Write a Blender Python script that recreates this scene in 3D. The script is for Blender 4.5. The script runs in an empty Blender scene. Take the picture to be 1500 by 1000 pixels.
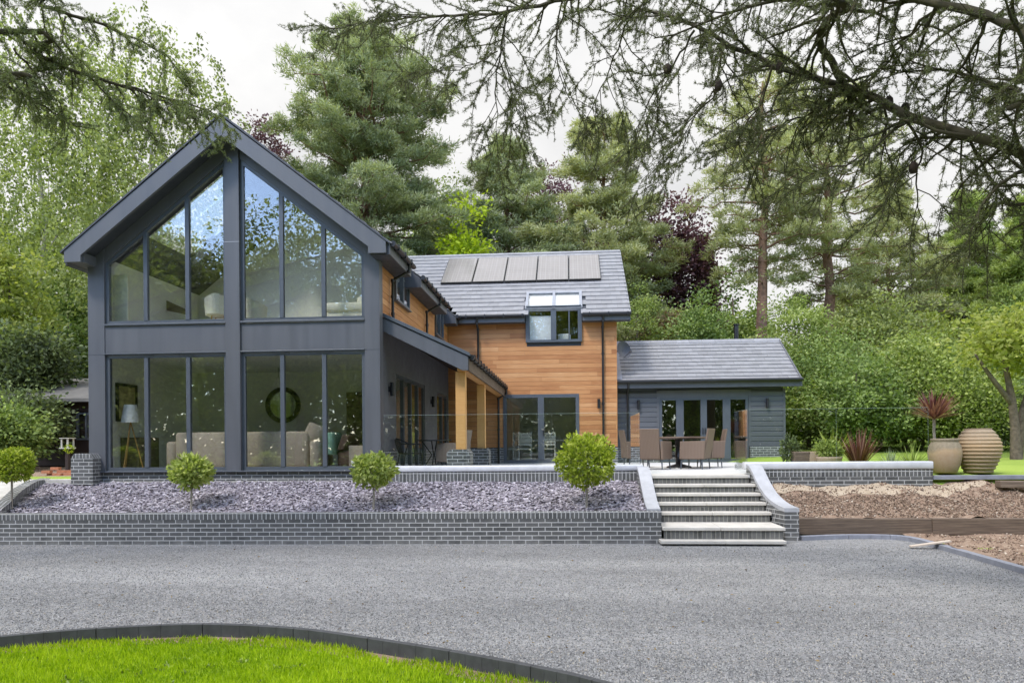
import bpy, math, random
import numpy as np
R = math.radians
rnd = random.Random(7)
RG = np.random.default_rng(11)
SC = bpy.context.scene
COL = SC.collection

# ------------------------------------------------------------------ camera model (used to place far things on real planes)
FPX, TH, RHO, EYE, HY = 1050.0, math.atan(85/1050), 0.008, 1.73, 650.0
_c, _s = math.cos(TH), math.sin(TH)
def _ray(x, y):
    up, vp = x-750, HY-y
    u, v = up+RHO*vp, vp-RHO*up
    return (-_s*FPX+_c*u, _c*FPX+_s*u, v)
def at(x, y, Y):
    d = _ray(x, y); t = Y/d[1]
    return (d[0]*t, Y, EYE+d[2]*t)
def atz(x, y, Z):
    d = _ray(x, y); t = (Z-EYE)/d[2]
    return (d[0]*t, d[1]*t, Z)

# ------------------------------------------------------------------ scene objects
ORG = {}
def tag(o, label=None, cat=None, group=None, kind=None):
    if label: o['label'] = label
    if cat: o['category'] = cat
    if group: o['group'] = group
    if kind: o['kind'] = kind
    return o
def thing(name, label, cat, loc=(0,0,0), rz=0.0, group=None):
    o = bpy.data.objects.new(name, None); COL.objects.link(o)
    o.empty_display_size = 0.2
    o.location = loc; o.rotation_euler = (0,0,rz); ORG[o] = np.array(loc, float) if rz == 0 else np.zeros(3)
    return tag(o, label, cat, group)
def kids(o):
    return [c for c in list(COL.objects) if c.parent == o]
def copy_tree(o, parent=None):
    c = o.copy(); COL.objects.link(c); c.parent = parent
    for ch in kids(o): copy_tree(ch, c)
    return c
def finish(name, me, mats, parent):
    for m in (mats if isinstance(mats, (list, tuple)) else [mats]): me.materials.append(m)
    ob = bpy.data.objects.new(name, me); COL.objects.link(ob)
    if parent is not None: ob.parent = parent; ORG[ob] = ORG.get(parent, np.zeros(3))
    return ob

class MB:
    """collects faces, then links them as ONE mesh object"""
    def __init__(s): s.v=[]; s.f=[]; s.m=[]; s.t=[]; s.sm=[]
    def face(s, pts, m=0, t=0.5, smooth=False):
        i=len(s.v); s.v += [tuple(p) for p in pts]; s.f.append(tuple(range(i,i+len(pts)))); s.m.append(m); s.t.append(t); s.sm.append(smooth)
    def idx(s, verts, faces, m=0, t=0.5, smooth=False):
        i=len(s.v); s.v += [tuple(p) for p in verts]
        for f in faces: s.f.append(tuple(i+k for k in f)); s.m.append(m); s.t.append(t); s.sm.append(smooth)
    def hexa(s, b, tp, m=0, t=0.5):
        s.idx(list(b)+list(tp), [(3,2,1,0),(4,5,6,7),(0,1,5,4),(1,2,6,5),(2,3,7,6),(3,0,4,7)], m, t)
    def box(s, x0,x1,y0,y1,z0,z1, m=0, t=0.5):
        s.hexa([(x0,y0,z0),(x1,y0,z0),(x1,y1,z0),(x0,y1,z0)], [(x0,y0,z1),(x1,y0,z1),(x1,y1,z1),(x0,y1,z1)], m, t)
    def prism(s, poly, axis, a, b, m=0, t=0.5):
        # poly: 2D points; axis 'y': (x,z) pts, extruded a..b along y; 'x': (y,z); 'z': (x,y)
        def mk(p, k):
            return {'y':(p[0],k,p[1]), 'x':(k,p[0],p[1]), 'z':(p[0],p[1],k)}[axis]
        A=[mk(p,a) for p in poly]; B=[mk(p,b) for p in poly]; n=len(poly)
        ar=sum(poly[i][0]*poly[(i+1)%n][1]-poly[(i+1)%n][0]*poly[i][1] for i in range(n))
        flip=(ar>0) ^ (axis=='y')   # orientation of outward normals
        fs=[tuple(range(n)) , tuple(range(2*n-1,n-1,-1))]+[(i,i+n,(i+1)%n+n,(i+1)%n) for i in range(n)]
        if flip: fs=[tuple(reversed(f)) for f in fs]
        s.idx(A+B, fs, m, t)
    def ring(s, outer, inner, axis, a, b, m=0, t=0.5):
        n=len(outer)
        for i in range(n):
            j=(i+1)%n
            s.prism([outer[i],outer[j],inner[j],inner[i]], axis, a, b, m, t)
    def tube(s, pts, r, n=8, m=0, t=0.5, cap=True, smooth=True):
        pts=[np.array(p,float) for p in pts]; k=len(pts)
        rs=r if isinstance(r,(list,tuple)) else [r]*k
        vs=[]; prev=None
        for i,p in enumerate(pts):
            d=pts[min(i+1,k-1)]-pts[max(i-1,0)]; d=d/(np.linalg.norm(d)+1e-9)
            if prev is None:
                a=np.array((0,0,1.0)) if abs(d[2])<.9 else np.array((1.0,0,0))
            else: a=prev
            u=a-d*np.dot(a,d); u/= (np.linalg.norm(u)+1e-9); w=np.cross(d,u); prev=u
            for q in range(n):
                g=2*math.pi*q/n; vs.append(tuple(p+rs[i]*(u*math.cos(g)+w*math.sin(g))))
        fs=[(i*n+q, i*n+(q+1)%n, (i+1)*n+(q+1)%n, (i+1)*n+q) for i in range(k-1) for q in range(n)]
        s.idx(vs, fs, m, t, smooth)
        if cap:
            s.idx(vs[:n], [tuple(reversed(range(n)))], m, t); s.idx(vs[-n:], [tuple(range(n))], m, t)
    def lathe(s, prof, c, n=24, m=0, t=0.5, smooth=True):
        vs=[(c[0]+r*math.cos(2*math.pi*q/n), c[1]+r*math.sin(2*math.pi*q/n), c[2]+z) for r,z in prof for q in range(n)]
        fs=[(i*n+q, i*n+(q+1)%n, (i+1)*n+(q+1)%n, (i+1)*n+q) for i in range(len(prof)-1) for q in range(n)]
        s.idx(vs, fs, m, t, smooth)
    def rbox(s, x0,x1,y0,y1,z0,z1, r=.03, m=0, t=.5):
        # box with softened edges (cushions, blocks)
        xs=(x0,x0+r,x1-r,x1); ys=(y0,y0+r,y1-r,y1)
        A=[(x0+r,y0),(x1-r,y0),(x1,y0+r),(x1,y1-r),(x1-r,y1),(x0+r,y1),(x0,y1-r),(x0,y0+r)]
        def ringp(z,ins):
            cx,cy=(x0+x1)/2,(y0+y1)/2
            return [(cx+(p[0]-cx)*(1-2*ins/max(1e-6,x1-x0)), cy+(p[1]-cy)*(1-2*ins/max(1e-6,y1-y0)), z) for p in A]
        rows=[ringp(z0,r),ringp(z0+r*.3,r*.3),ringp(z0+r,0),ringp(z1-r,0),ringp(z1-r*.3,r*.3),ringp(z1,r)]
        vs=[p for row in rows for p in row]
        fs=[(i*8+q,i*8+(q+1)%8,(i+1)*8+(q+1)%8,(i+1)*8+q) for i in range(5) for q in range(8)]+[tuple(range(7,-1,-1)),tuple(range(40,48))]
        s.idx(vs,fs,m,t,True)
    def build(s, name, mats, parent=None, bevel=0, loc=None):
        o=np.zeros(3) if loc is None else np.array(loc,float)
        if parent is not None: o=ORG.get(parent, np.zeros(3))
        V=np.array(s.v,float).reshape(-1,3)
        me=bpy.data.meshes.new(name)
        me.from_pydata((V-o).tolist(), [], s.f)
        me.polygons.foreach_set('material_index', s.m); me.polygons.foreach_set('use_smooth', s.sm)
        at_=me.attributes.new('tint','FLOAT','FACE'); at_.data.foreach_set('value', s.t)
        uv=me.uv_layers.new(name='UVMap')
        ln_=np.array([len(f) for f in s.f]); st_=np.concatenate([[0],np.cumsum(ln_)[:-1]]); U=np.zeros((int(ln_.sum()),2))
        for k in np.unique(ln_):
            ii=np.where(ln_==k)[0]; F=np.array([s.f[i] for i in ii]); P=V[F]
            nn=np.cross(P,np.roll(P,-1,axis=1)).sum(1); nn/= (np.linalg.norm(nn,axis=1,keepdims=True)+1e-12)
            flat=np.abs(nn[:,2])>.95; tu=np.cross(np.array((0,0,1.0)),nn); tu/=(np.linalg.norm(tu,axis=1,keepdims=True)+1e-12); tb=np.cross(nn,tu)
            tu[flat]=(1,0,0); tb[flat]=(0,1,0)
            uvs=np.stack([np.einsum('ikd,id->ik',P,tu),np.einsum('ikd,id->ik',P,tb)],-1)
            for c in range(k): U[st_[ii]+c]=uvs[:,c]
        U=U.reshape(-1)
        uv.data.foreach_set('uv', U)
        me.update()
        ob=finish(name, me, mats, parent)
        if loc is not None and parent is None: ob.location=loc
        if bevel:
            b=ob.modifiers.new('bevel','BEVEL'); b.width=bevel; b.segments=2; b.limit_method='ANGLE'; b.angle_limit=R(40)
        return ob

def quads_mesh(name, V4, tint, mat, parent=None, smooth=False, origin=None):
    """V4: (N,k,3) polygons of k corners"""
    o=ORG.get(parent,np.zeros(3)) if origin is None else np.array(origin)
    N,k=V4.shape[:2]; me=bpy.data.meshes.new(name)
    me.vertices.add(N*k); me.vertices.foreach_set('co',(V4-o).reshape(-1).astype(np.float32))
    me.loops.add(N*k); me.loops.foreach_set('vertex_index',np.arange(N*k,dtype=np.int32))
    me.polygons.add(N); me.polygons.foreach_set('loop_start',np.arange(0,N*k,k,dtype=np.int32)); me.polygons.foreach_set('loop_total',np.full(N,k,np.int32))
    a=me.attributes.new('tint','FLOAT','FACE'); a.data.foreach_set('value',np.asarray(tint,np.float32))
    me.update(calc_edges=True); me.validate()
    return finish(name, me, mat, parent)

def unit(a): return a/(np.linalg.norm(a,axis=-1,keepdims=True)+1e-9)
def rdir(n): return unit(RG.normal(size=(n,3)))
def leaves(C, D, L, W):
    """rhombic leaves: base C, direction D, length L, width W, random roll"""
    n=len(C); U=unit(np.cross(D, rdir(n)))*np.asarray(W).reshape(-1,1); V=D*np.asarray(L).reshape(-1,1)
    M=np.cross(unit(V),unit(U))*np.asarray(W).reshape(-1,1)*.25
    return np.stack([C, C+V*.45+U+M, C+V, C+V*.45-U+M],1)

# ------------------------------------------------------------------ materials
class Mat:
    def __init__(s, name):
        s.m=bpy.data.materials.new(name); s.m.use_nodes=True; s.nt=s.m.node_tree; s.nt.nodes.clear()
        s.out=s.n('ShaderNodeOutputMaterial'); s.b=s.n('ShaderNodeBsdfPrincipled'); s.l(s.b.outputs[0], s.out.inputs[0])
    def n(s, typ, **kw):
        nd=s.nt.nodes.new(typ)
        for k,v in kw.items():
            if k.startswith('i_'):
                key=k[2:]; nd.inputs[int(key) if key.isdigit() else key.replace('_',' ')].default_value=v
            else: setattr(nd,k,v)
        return nd
    def l(s,a,b): s.nt.links.new(a,b)
    def set(s, **kw):
        for k,v in kw.items(): s.b.inputs[k.replace('_',' ')].default_value=v
    def coord(s, kind='Object', scale=(1,1,1), rot=(0,0,0)):
        tc=s.n('ShaderNodeTexCoord'); mp=s.n('ShaderNodeMapping'); mp.inputs['Scale'].default_value=scale; mp.inputs['Rotation'].default_value=rot
        s.l(tc.outputs[kind], mp.inputs[0]); return mp.outputs[0]
    def noise(s, co, scale, detail=4, rough=.55):
        nd=s.n('ShaderNodeTexNoise'); nd.inputs['Scale'].default_value=scale; nd.inputs['Detail'].default_value=detail; nd.inputs['Roughness'].default_value=rough
        s.l(co, nd.inputs['Vector']); return nd.outputs['Fac']
    def ramp(s, fac, stops):
        r=s.n('ShaderNodeValToRGB'); e=r.color_ramp.elements
        while len(e)<len(stops): e.new(.5)
        for i,(p,c) in enumerate(stops): e[i].position=p; e[i].color=(*c,1)
        s.l(fac, r.inputs[0]); return r.outputs[0]
    def mix(s, fac, a, b, typ='MIX'):
        x=s.n('ShaderNodeMix', data_type='RGBA', blend_type=typ)
        for v,k in ((fac,0),(a,6),(b,7)):
            if hasattr(v,'links'): s.l(v,x.inputs[k])
            else: x.inputs[k].default_value = v if k==0 else (*v,1)
        return x.outputs[2]
    def math(s, op, a, b=0.0):
        x=s.n('ShaderNodeMath', operation=op)
        for v,k in ((a,0),(b,1)):
            if hasattr(v,'links'): s.l(v,x.inputs[k])
            else: x.inputs[k].default_value=v
        return x.outputs[0]
    def maprange(s, v, a,b,c,d):
        x=s.n('ShaderNodeMapRange'); s.l(v,x.inputs[0])
        for i,q in enumerate((a,b,c,d)): x.inputs[i+1].default_value=q
        return x.outputs[0]
    def tint(s):
        a=s.n('ShaderNodeAttribute'); a.attribute_name='tint'; return a.outputs['Fac']
    def color(s, c): s.l(c, s.b.inputs['Base Color'])
    def bump(s, h, strength=.4, dist=.01):
        b=s.n('ShaderNodeBump'); b.inputs['Strength'].default_value=strength; b.inputs['Distance'].default_value=dist
        s.l(h,b.inputs['Height']); s.l(b.outputs[0], s.b.inputs['Normal'])

def plain(name, col, rough=.6, var=.18, scale=6, bump=.15, metal=0.0, tintvar=0.0, bscale=60, bdist=.002):
    m=Mat(name); co=m.coord()
    nz=m.noise(co,scale,5,.6); f=m.maprange(nz,.3,.7,1-var,1+var)
    c=m.mix(1.0, col, m.n('ShaderNodeCombineColor').outputs[0], 'MULTIPLY')
    cc=[x for x in m.nt.nodes if x.bl_idname=='ShaderNodeCombineColor'][-1]
    if tintvar:
        f=m.math('MULTIPLY', f, m.maprange(m.tint(),0,1,1-tintvar,1+tintvar))
    for i in range(3): m.l(f, cc.inputs[i])
    m.color(c); m.set(Roughness=rough, Metallic=metal)
    rr=m.maprange(m.noise(co,scale*3,3),.3,.7,max(.02,rough-.08),min(1,rough+.08)); m.l(rr,m.b.inputs['Roughness'])
    if bump: m.bump(m.noise(co,bscale,4),bump,bdist)
    return m.m

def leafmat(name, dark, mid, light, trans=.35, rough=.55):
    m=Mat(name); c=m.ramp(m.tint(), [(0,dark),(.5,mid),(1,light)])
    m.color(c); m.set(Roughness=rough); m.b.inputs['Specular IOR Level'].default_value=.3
    t=m.n('ShaderNodeBsdfTranslucent'); m.l(m.mix(1.0,c,(1.15,1.25,.6),'MULTIPLY'), t.inputs[0])
    mx=m.n('ShaderNodeMixShader'); mx.inputs[0].default_value=trans
    m.l(m.b.outputs[0],mx.inputs[1]); m.l(t.outputs[0],mx.inputs[2]); m.l(mx.outputs[0],m.out.inputs[0])
    return m.m

def glassmat(name, base=.10, power=3.5, tintc=(.86,.9,.87), top=1.0):
    m=Mat(name); lw=m.n('ShaderNodeLayerWeight'); lw.inputs[0].default_value=.5
    f=m.math('POWER', lw.outputs['Facing'], power); f=m.maprange(f,0,1,base,top)
    tr=m.n('ShaderNodeBsdfTransparent'); tr.inputs[0].default_value=(*tintc,1)
    gl=m.n('ShaderNodeBsdfGlossy'); gl.inputs['Roughness'].default_value=.0; gl.inputs[0].default_value=(.97,.98,1,1)
    wob=m.n('ShaderNodeBump'); wob.inputs['Strength'].default_value=.08; wob.inputs['Distance'].default_value=.02
    m.l(m.noise(m.coord(),1.3,1),wob.inputs['Height']); m.l(wob.outputs[0],gl.inputs['Normal'])
    mx=m.n('ShaderNodeMixShader'); m.l(f,mx.inputs[0]); m.l(tr.outputs[0],mx.inputs[1]); m.l(gl.outputs[0],mx.inputs[2]); m.l(mx.outputs[0],m.out.inputs[0])
    m.nt.nodes.remove(m.b)
    return m.m

def brickmat(name, bw, bh, off=.5, c1=(.062,.064,.066), c2=(.135,.134,.135), mort=(.5,.5,.5), ms=.016, rough=.45, shift=(0,0)):
    m=Mat(name); tc=m.n('ShaderNodeTexCoord'); mp=m.n('ShaderNodeMapping'); mp.inputs['Location'].default_value=(shift[0],shift[1],0)
    m.l(tc.outputs['UV'],mp.inputs[0]); co=mp.outputs[0]
    wob=m.n('ShaderNodeTexNoise'); wob.inputs['Scale'].default_value=9; m.l(co,wob.inputs['Vector'])
    va=m.n('ShaderNodeVectorMath',operation='MULTIPLY_ADD'); va.inputs[1].default_value=(.006,.006,0); m.l(wob.outputs['Color'],va.inputs[0]); m.l(co,va.inputs[2])
    b=m.n('ShaderNodeTexBrick'); b.offset=off; b.squash=1
    b.inputs['Scale'].default_value=1; b.inputs['Mortar Size'].default_value=ms*.5; b.inputs['Mortar Smooth'].default_value=.15; b.inputs['Bias'].default_value=0
    b.inputs['Brick Width'].default_value=bw; b.inputs['Row Height'].default_value=bh
    b.inputs['Color1'].default_value=(*c1,1); b.inputs['Color2'].default_value=(*c2,1); b.inputs['Mortar'].default_value=(*mort,1)
    m.l(va.outputs[0],b.inputs['Vector'])
    n1=m.noise(co,3.5,5,.65); n2=m.noise(co,45,4)
    c=m.mix(m.maprange(n1,.35,.75,0,.5), b.outputs['Color'], (.2,.2,.19)); c=m.mix(m.maprange(n2,.3,.7,0,.4), c, (.05,.05,.055))
    vz=m.n('ShaderNodeSeparateXYZ'); m.l(tc.outputs['UV'],vz.inputs[0]); c=m.mix(m.math('MULTIPLY',m.maprange(vz.outputs[1],0,.16,.55,0),m.maprange(n1,.35,.6,0,1)),c,(.27,.265,.25))
    c=m.mix(b.outputs['Fac'], c, m.mix(m.maprange(n1,.3,.7,0,1),(mort[0]*.75,mort[1]*.75,mort[2]*.72),mort))
    m.color(c); m.l(m.maprange(b.outputs['Fac'],0,1,rough,.9),m.b.inputs['Roughness'])
    h=m.math('ADD', m.math('MULTIPLY',b.outputs['Fac'],-1.0), m.math('MULTIPLY',n2,.25)); m.bump(h,.6,.006)
    return m.m

def boardmat(name, stops, rough=.6, grain=1.0):
    """timber boards: tint per board, grain along the u direction"""
    m=Mat(name); co=m.coord('UV')
    sx=m.n('ShaderNodeVectorMath',operation='MULTIPLY'); sx.inputs[1].default_value=(1.2,26,1); m.l(co,sx.inputs[0])
    off=m.n('ShaderNodeVectorMath',operation='ADD'); cb=m.n('ShaderNodeCombineXYZ'); m.l(m.math('MULTIPLY',m.tint(),37.0),cb.inputs[0]); m.l(sx.outputs[0],off.inputs[0]); m.l(cb.outputs[0],off.inputs[1])
    g=m.noise(off.outputs[0],1.6,7,.62); g2=m.noise(co,.9,3)
    f=m.math('ADD', m.math('MULTIPLY',m.tint(),.55), m.math('ADD', m.math('MULTIPLY',m.math('SUBTRACT',g,.5),.9*grain), m.math('MULTIPLY',m.math('SUBTRACT',g2,.5),.5)))
    f=m.math('ADD',f,.22)
    m.color(m.ramp(f,stops)); m.set(Roughness=rough); m.bump(g,.25,.003)
    return m.m

GREY=(.094,.099,.114)
MT={}
MT['metal']=plain('anthracite cladding',GREY,.42,.07,1.5,.05,bscale=8,bdist=.004)
MT['metal2']=plain('anthracite boards',(.1,.104,.115),.5,.08,2,.08,tintvar=.1)
MT['frame']=plain('anthracite frame',(.088,.1,.118),.35,.05,4,.03)
MT['black']=plain('black plastic',(.014,.014,.016),.4,.2,8,.05)
MT['soffit']=plain('dark soffit',(.05,.055,.068),.6,.1,3,.1)
MT['tile']=plain('slate tile',(.245,.243,.252),.5,.12,5,.3,tintvar=.08,bscale=40,bdist=.004)
MT['ridge']=plain('ridge tile',(.26,.26,.275),.55,.15,6,.3,tintvar=.1)
MT['lead']=plain('lead flashing',(.3,.31,.34),.5,.15,6,.1)
MT['timber']=boardmat('cedar boards',[(0,(.22,.08,.026)),(.3,(.38,.155,.052)),(.6,(.51,.24,.09)),(1,(.66,.38,.18))],.55)
MT['oak']=boardmat('oak post',[(0,(.38,.17,.045)),(.5,(.58,.31,.1)),(1,(.72,.44,.18))],.6,.7)
MT['oldwood']=boardmat('weathered sleeper',[(0,(.06,.045,.035)),(.45,(.125,.09,.065)),(1,(.24,.18,.13))],.85,2.0)
MT['palewood']=boardmat('pale plank',[(0,(.35,.28,.22)),(1,(.62,.54,.46))],.75)
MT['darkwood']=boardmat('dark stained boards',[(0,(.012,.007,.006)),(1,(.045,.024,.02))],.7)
MT['render']=plain('grey render',(.13,.13,.14),.85,.12,2,.2,bscale=90)
MT['brick']=brickmat('blue brick',.225,.075)
MT['soldier']=brickmat('blue brick on edge',.075,.6,0.0,c1=(.065,.067,.07),c2=(.145,.144,.146),shift=(.02,.05))
MT['riser']=brickmat('stained step brick',.075,.6,0.0,c1=(.06,.06,.055),c2=(.15,.148,.14),mort=(.27,.265,.24),shift=(.02,.05))
MT['coping']=plain('pale bullnose coping',(.6,.605,.635),.4,.1,5,.12)
MT['paving']=None
MT['coping2']=plain('blue grey bullnose coping',(.4,.405,.43),.4,.14,5,.15)
MT['stone']=plain('sawn sandstone',(.56,.53,.48),.75,.14,3,.25,bscale=70)
MT['concrete']=plain('concrete',(.48,.46,.42),.9,.18,4,.35)
MT['kerb']=plain('granite kerb',(.055,.057,.062),.6,.25,9,.35,bscale=80)
MT['kerb2']=plain('blue grey kerb',(.24,.25,.29),.7,.15,6,.3)
MT['glass']=glassmat('window glass',.1,3.2,(.97,.98,.965),.9)
MT['glass_gable']=glassmat('coated window glass',.125,3.2,(.97,.98,.965),.9)
MT['glass_rail']=glassmat('clear rail glass',.025,4.0,(.955,.975,.965),.85)
MT['glass_edge']=plain('glass edge',(.36,.44,.41),.2,.05,5,0)
MT['white']=plain('white paint',(.8,.8,.78),.5,.03,4,.02)
MT['wallin']=plain('interior paint',(.88,.89,.83),.9,.03,2,.02)
MT['floorin']=plain('interior floor',(.66,.61,.53),.5,.1,3,.05)
MT['blind']=plain('white blind',(.86,.87,.9),.9,.02,2,.05)
MT['wicker']=None
MT['cream']=plain('cream fabric',(.82,.78,.66),.9,.06,6,.2)
MT['beige']=plain('beige upholstery',(.5,.415,.335),.9,.08,6,.25)
MT['green']=plain('sage throw',(.24,.42,.33),.95,.1,8,.3)
MT['brown']=plain('brown fabric',(.1,.06,.05),.9,.1,8,.25)
MT['dark']=plain('near black lacquer',(.012,.012,.013),.3,.1,5,.02)
MT['mirror']=plain('mirror glass',(.85,.88,.86),.02,.0,5,0,metal=1.0)
MT['sat']=plain('dark mesh dish',(.06,.06,.07),.5,.1,9,.1)
MT['bark']=plain('bark',(.13,.1,.075),.95,.4,9,.9,bscale=14,bdist=.03)
MT['pinebark']=plain('pine bark',(.23,.13,.085),.95,.35,7,.9,bscale=9,bdist=.05)
MT['palebark']=plain('pale bark',(.34,.3,.25),.9,.3,6,.6,bscale=12,bdist=.02)
MT['twig']=plain('mossy twig',(.055,.047,.026),.95,.35,9,.5,bscale=30,bdist=.01)
MT['conebark']=plain('cone scales',(.045,.03,.022),.9,.4,20,.8,bscale=60,bdist=.01)
MT['turq']=plain('turquoise paint',(.1,.42,.42),.5,.1,6,.05)

def wicker(name, a, b):
    m=Mat(name); co=m.coord('UV'); w=m.n('ShaderNodeTexWave',wave_type='BANDS',bands_direction='Y'); w.inputs['Scale'].default_value=16; w.inputs['Distortion'].default_value=.6; w.inputs['Detail'].default_value=2
    m.l(co,w.inputs['Vector']); w2=m.n('ShaderNodeTexWave',wave_type='BANDS',bands_direction='X'); w2.inputs['Scale'].default_value=9; w2.inputs['Distortion'].default_value=.4; m.l(co,w2.inputs['Vector'])
    f=m.math('MULTIPLY',w.outputs['Fac'],m.maprange(w2.outputs['Fac'],0,1,.5,1)); m.color(m.ramp(f,[(0,a),(1,b)])); m.set(Roughness=.55); m.bump(f,.7,.006); return m.m
MT['wicker']=wicker('brown rattan',(.095,.062,.042),(.27,.185,.13))
MT['wicker2']=wicker('grey rattan',(.11,.085,.07),(.3,.24,.19))

def pavingmat():
    m=Mat('porcelain paving'); co=m.coord('UV'); b=m.n('ShaderNodeTexBrick'); b.offset=.5
    b.inputs['Scale'].default_value=1; b.inputs['Brick Width'].default_value=.9; b.inputs['Row Height'].default_value=.6; b.inputs['Mortar Size'].default_value=.004
    b.inputs['Color1'].default_value=(.58,.57,.55,1); b.inputs['Color2'].default_value=(.66,.65,.62,1); b.inputs['Mortar'].default_value=(.3,.3,.29,1); m.l(co,b.inputs['Vector'])
    m.color(m.mix(m.maprange(m.noise(co,4,5),.3,.7,0,.3),b.outputs['Color'],(.45,.44,.42))); m.set(Roughness=.6); m.bump(m.noise(co,50),.1,.002); return m.m
MT['paving']=pavingmat()

def gravelmat():
    m=Mat('grey gravel'); co=m.coord()
    v=m.n('ShaderNodeTexVoronoi'); v.inputs['Scale'].default_value=82; m.l(co,v.inputs['Vector'])
    v2=m.n('ShaderNodeTexVoronoi'); v2.inputs['Scale'].default_value=36; m.l(co,v2.inputs['Vector'])
    sp=m.n('ShaderNodeSeparateColor'); m.l(v.outputs['Color'],sp.inputs[0])
    sp2=m.n('ShaderNodeSeparateColor'); m.l(v2.outputs['Color'],sp2.inputs[0])
    big=m.noise(co,.35,4,.6); mid=m.noise(co,3.0,4,.6)
    f=m.math('ADD',m.math('MULTIPLY',sp.outputs[0],.6),m.math('MULTIPLY',sp2.outputs[0],.3))
    f=m.math('ADD',f,m.math('MULTIPLY',m.math('SUBTRACT',big,.5),.35)); f=m.math('ADD',f,m.math('MULTIPLY',m.math('SUBTRACT',mid,.5),.4))
    trk=m.noise(m.coord('Object',(.09,.75,1)),1.0,3,.5); f=m.math('ADD',f,m.math('MULTIPLY',m.math('SUBTRACT',trk,.5),.85))
    pat=m.noise(m.coord('Object',(.4,.9,1)),.9,5,.7); f=m.math('SUBTRACT',f,m.math('MULTIPLY',m.maprange(pat,.55,.75,0,1),.12))
    c=m.ramp(f,[(0,(.1,.102,.106)),(.35,(.205,.207,.213)),(.62,(.305,.306,.31)),(1,(.47,.467,.462))])
    warm=m.math('GREATER_THAN',sp.outputs[1],.93); c=m.mix(m.math('MULTIPLY',warm,.5),c,(.34,.28,.21))
    m.color(c); m.set(Roughness=.8)
    h=m.math('ADD',m.math('MULTIPLY',v.outputs['Distance'],-1.0),m.math('MULTIPLY',mid,.5)); m.bump(h,.9,.014); return m.m
MT['gravel']=gravelmat()
def soilmat(name,a,b,c3):
    m=Mat(name); co=m.coord(); f=m.noise(co,7,8,.7); f2=m.noise(co,55,5,.7)
    m.color(m.ramp(m.math('ADD',m.math('MULTIPLY',f,.6),m.math('MULTIPLY',f2,.4)),[(.3,a),(.5,b),(.68,c3)])); m.set(Roughness=.95); m.bump(f2,.8,.03); return m.m
MT['soil']=soilmat('bare soil',(.16,.105,.07),(.3,.205,.145),(.48,.375,.28))
MT['sand']=soilmat('dry sandy soil',(.36,.27,.19),(.5,.4,.29),(.62,.52,.4))
MT['chip']=Mat('soil crumbs'); _m=MT['chip']; _m.color(_m.ramp(_m.tint(),[(0,(.1,.065,.045)),(.6,(.26,.18,.13)),(.9,(.4,.3,.22)),(1,(.6,.52,.43))])); _m.set(Roughness=.95); MT['chip']=_m.m
_m=Mat('plum slate'); _m.color(_m.ramp(_m.tint(),[(0,(.1,.085,.098)),(.45,(.31,.275,.315)),(1,(.62,.58,.625))])); _m.set(Roughness=.5); _m.bump(_m.noise(_m.coord(),30),.4,.004); MT['slate']=_m.m
_m=Mat('stone chippings'); _m.color(_m.ramp(_m.tint(),[(0,(.09,.092,.095)),(.5,(.25,.252,.256)),(.93,(.47,.465,.46)),(1,(.5,.44,.34))])); _m.set(Roughness=.75); MT['chips']=_m.m
def grassground(name,a,b):
    m=Mat(name); co=m.coord(); f=m.math('ADD',m.math('MULTIPLY',m.noise(co,.6,4),.5),m.math('MULTIPLY',m.noise(co,26,5,.7),.5)); m.color(m.ramp(f,[(.35,a),(.65,b)])); m.set(Roughness=.9); m.bump(m.noise(co,60),.8,.03); return m.m
MT['turf']=grassground('turf',(.14,.24,.006),(.33,.47,.012))
MT['lawnfar']=grassground('lawn',(.2,.3,.03),(.36,.47,.07))
MT['grass']=leafmat('grass blades',(.15,.26,.004),(.33,.47,.008),(.52,.64,.03),.4)
MT['lf_pine']=leafmat('pine needles',(.105,.135,.065),(.27,.305,.165),(.52,.54,.32),.38)
MT['lf_pine2']=leafmat('scots pine needles',(.16,.175,.075),(.375,.38,.185),(.6,.59,.33),.38)
MT['lf_cedar']=leafmat('cedar needles',(.05,.055,.03),(.14,.155,.08),(.3,.32,.18),.35)
MT['lf_cedar2']=leafmat('young cedar needles',(.08,.1,.05),(.2,.235,.115),(.38,.42,.22),.35)
MT['lf_birch']=leafmat('birch leaves',(.105,.13,.04),(.27,.31,.105),(.5,.53,.23),.45)
MT['lf_purple']=leafmat('copper beech leaves',(.04,.018,.026),(.105,.045,.062),(.2,.1,.12),.25)
MT['lf_lime']=leafmat('lime leaves',(.22,.3,.02),(.4,.5,.03),(.6,.66,.06),.45)
MT['lf_dark']=leafmat('dark evergreen leaves',(.03,.045,.017),(.085,.11,.042),(.2,.25,.09),.25)
MT['lf_mid']=leafmat('hedge leaves',(.09,.125,.03),(.26,.325,.085),(.5,.55,.2),.4)
MT['lf_mid2']=leafmat('laurel leaves',(.06,.095,.025),(.19,.265,.075),(.4,.48,.17),.35)
MT['lf_yel']=leafmat('yellow green leaves',(.13,.165,.03),(.3,.345,.08),(.52,.52,.17),.45)
MT['lf_bronze']=leafmat('bronze leaves',(.1,.06,.03),(.24,.16,.08),(.38,.28,.15),.35)
MT['lf_ball']=leafmat('clipped ball leaves',(.1,.15,.015),(.34,.42,.045),(.64,.66,.16),.4,.4)
MT['lf_cord']=leafmat('red cordyline leaves',(.08,.03,.03),(.2,.075,.07),(.42,.24,.2),.25,.45)
MT['lf_grey']=leafmat('grey green leaves',(.16,.2,.12),(.33,.38,.26),(.5,.54,.4),.3)
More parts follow.
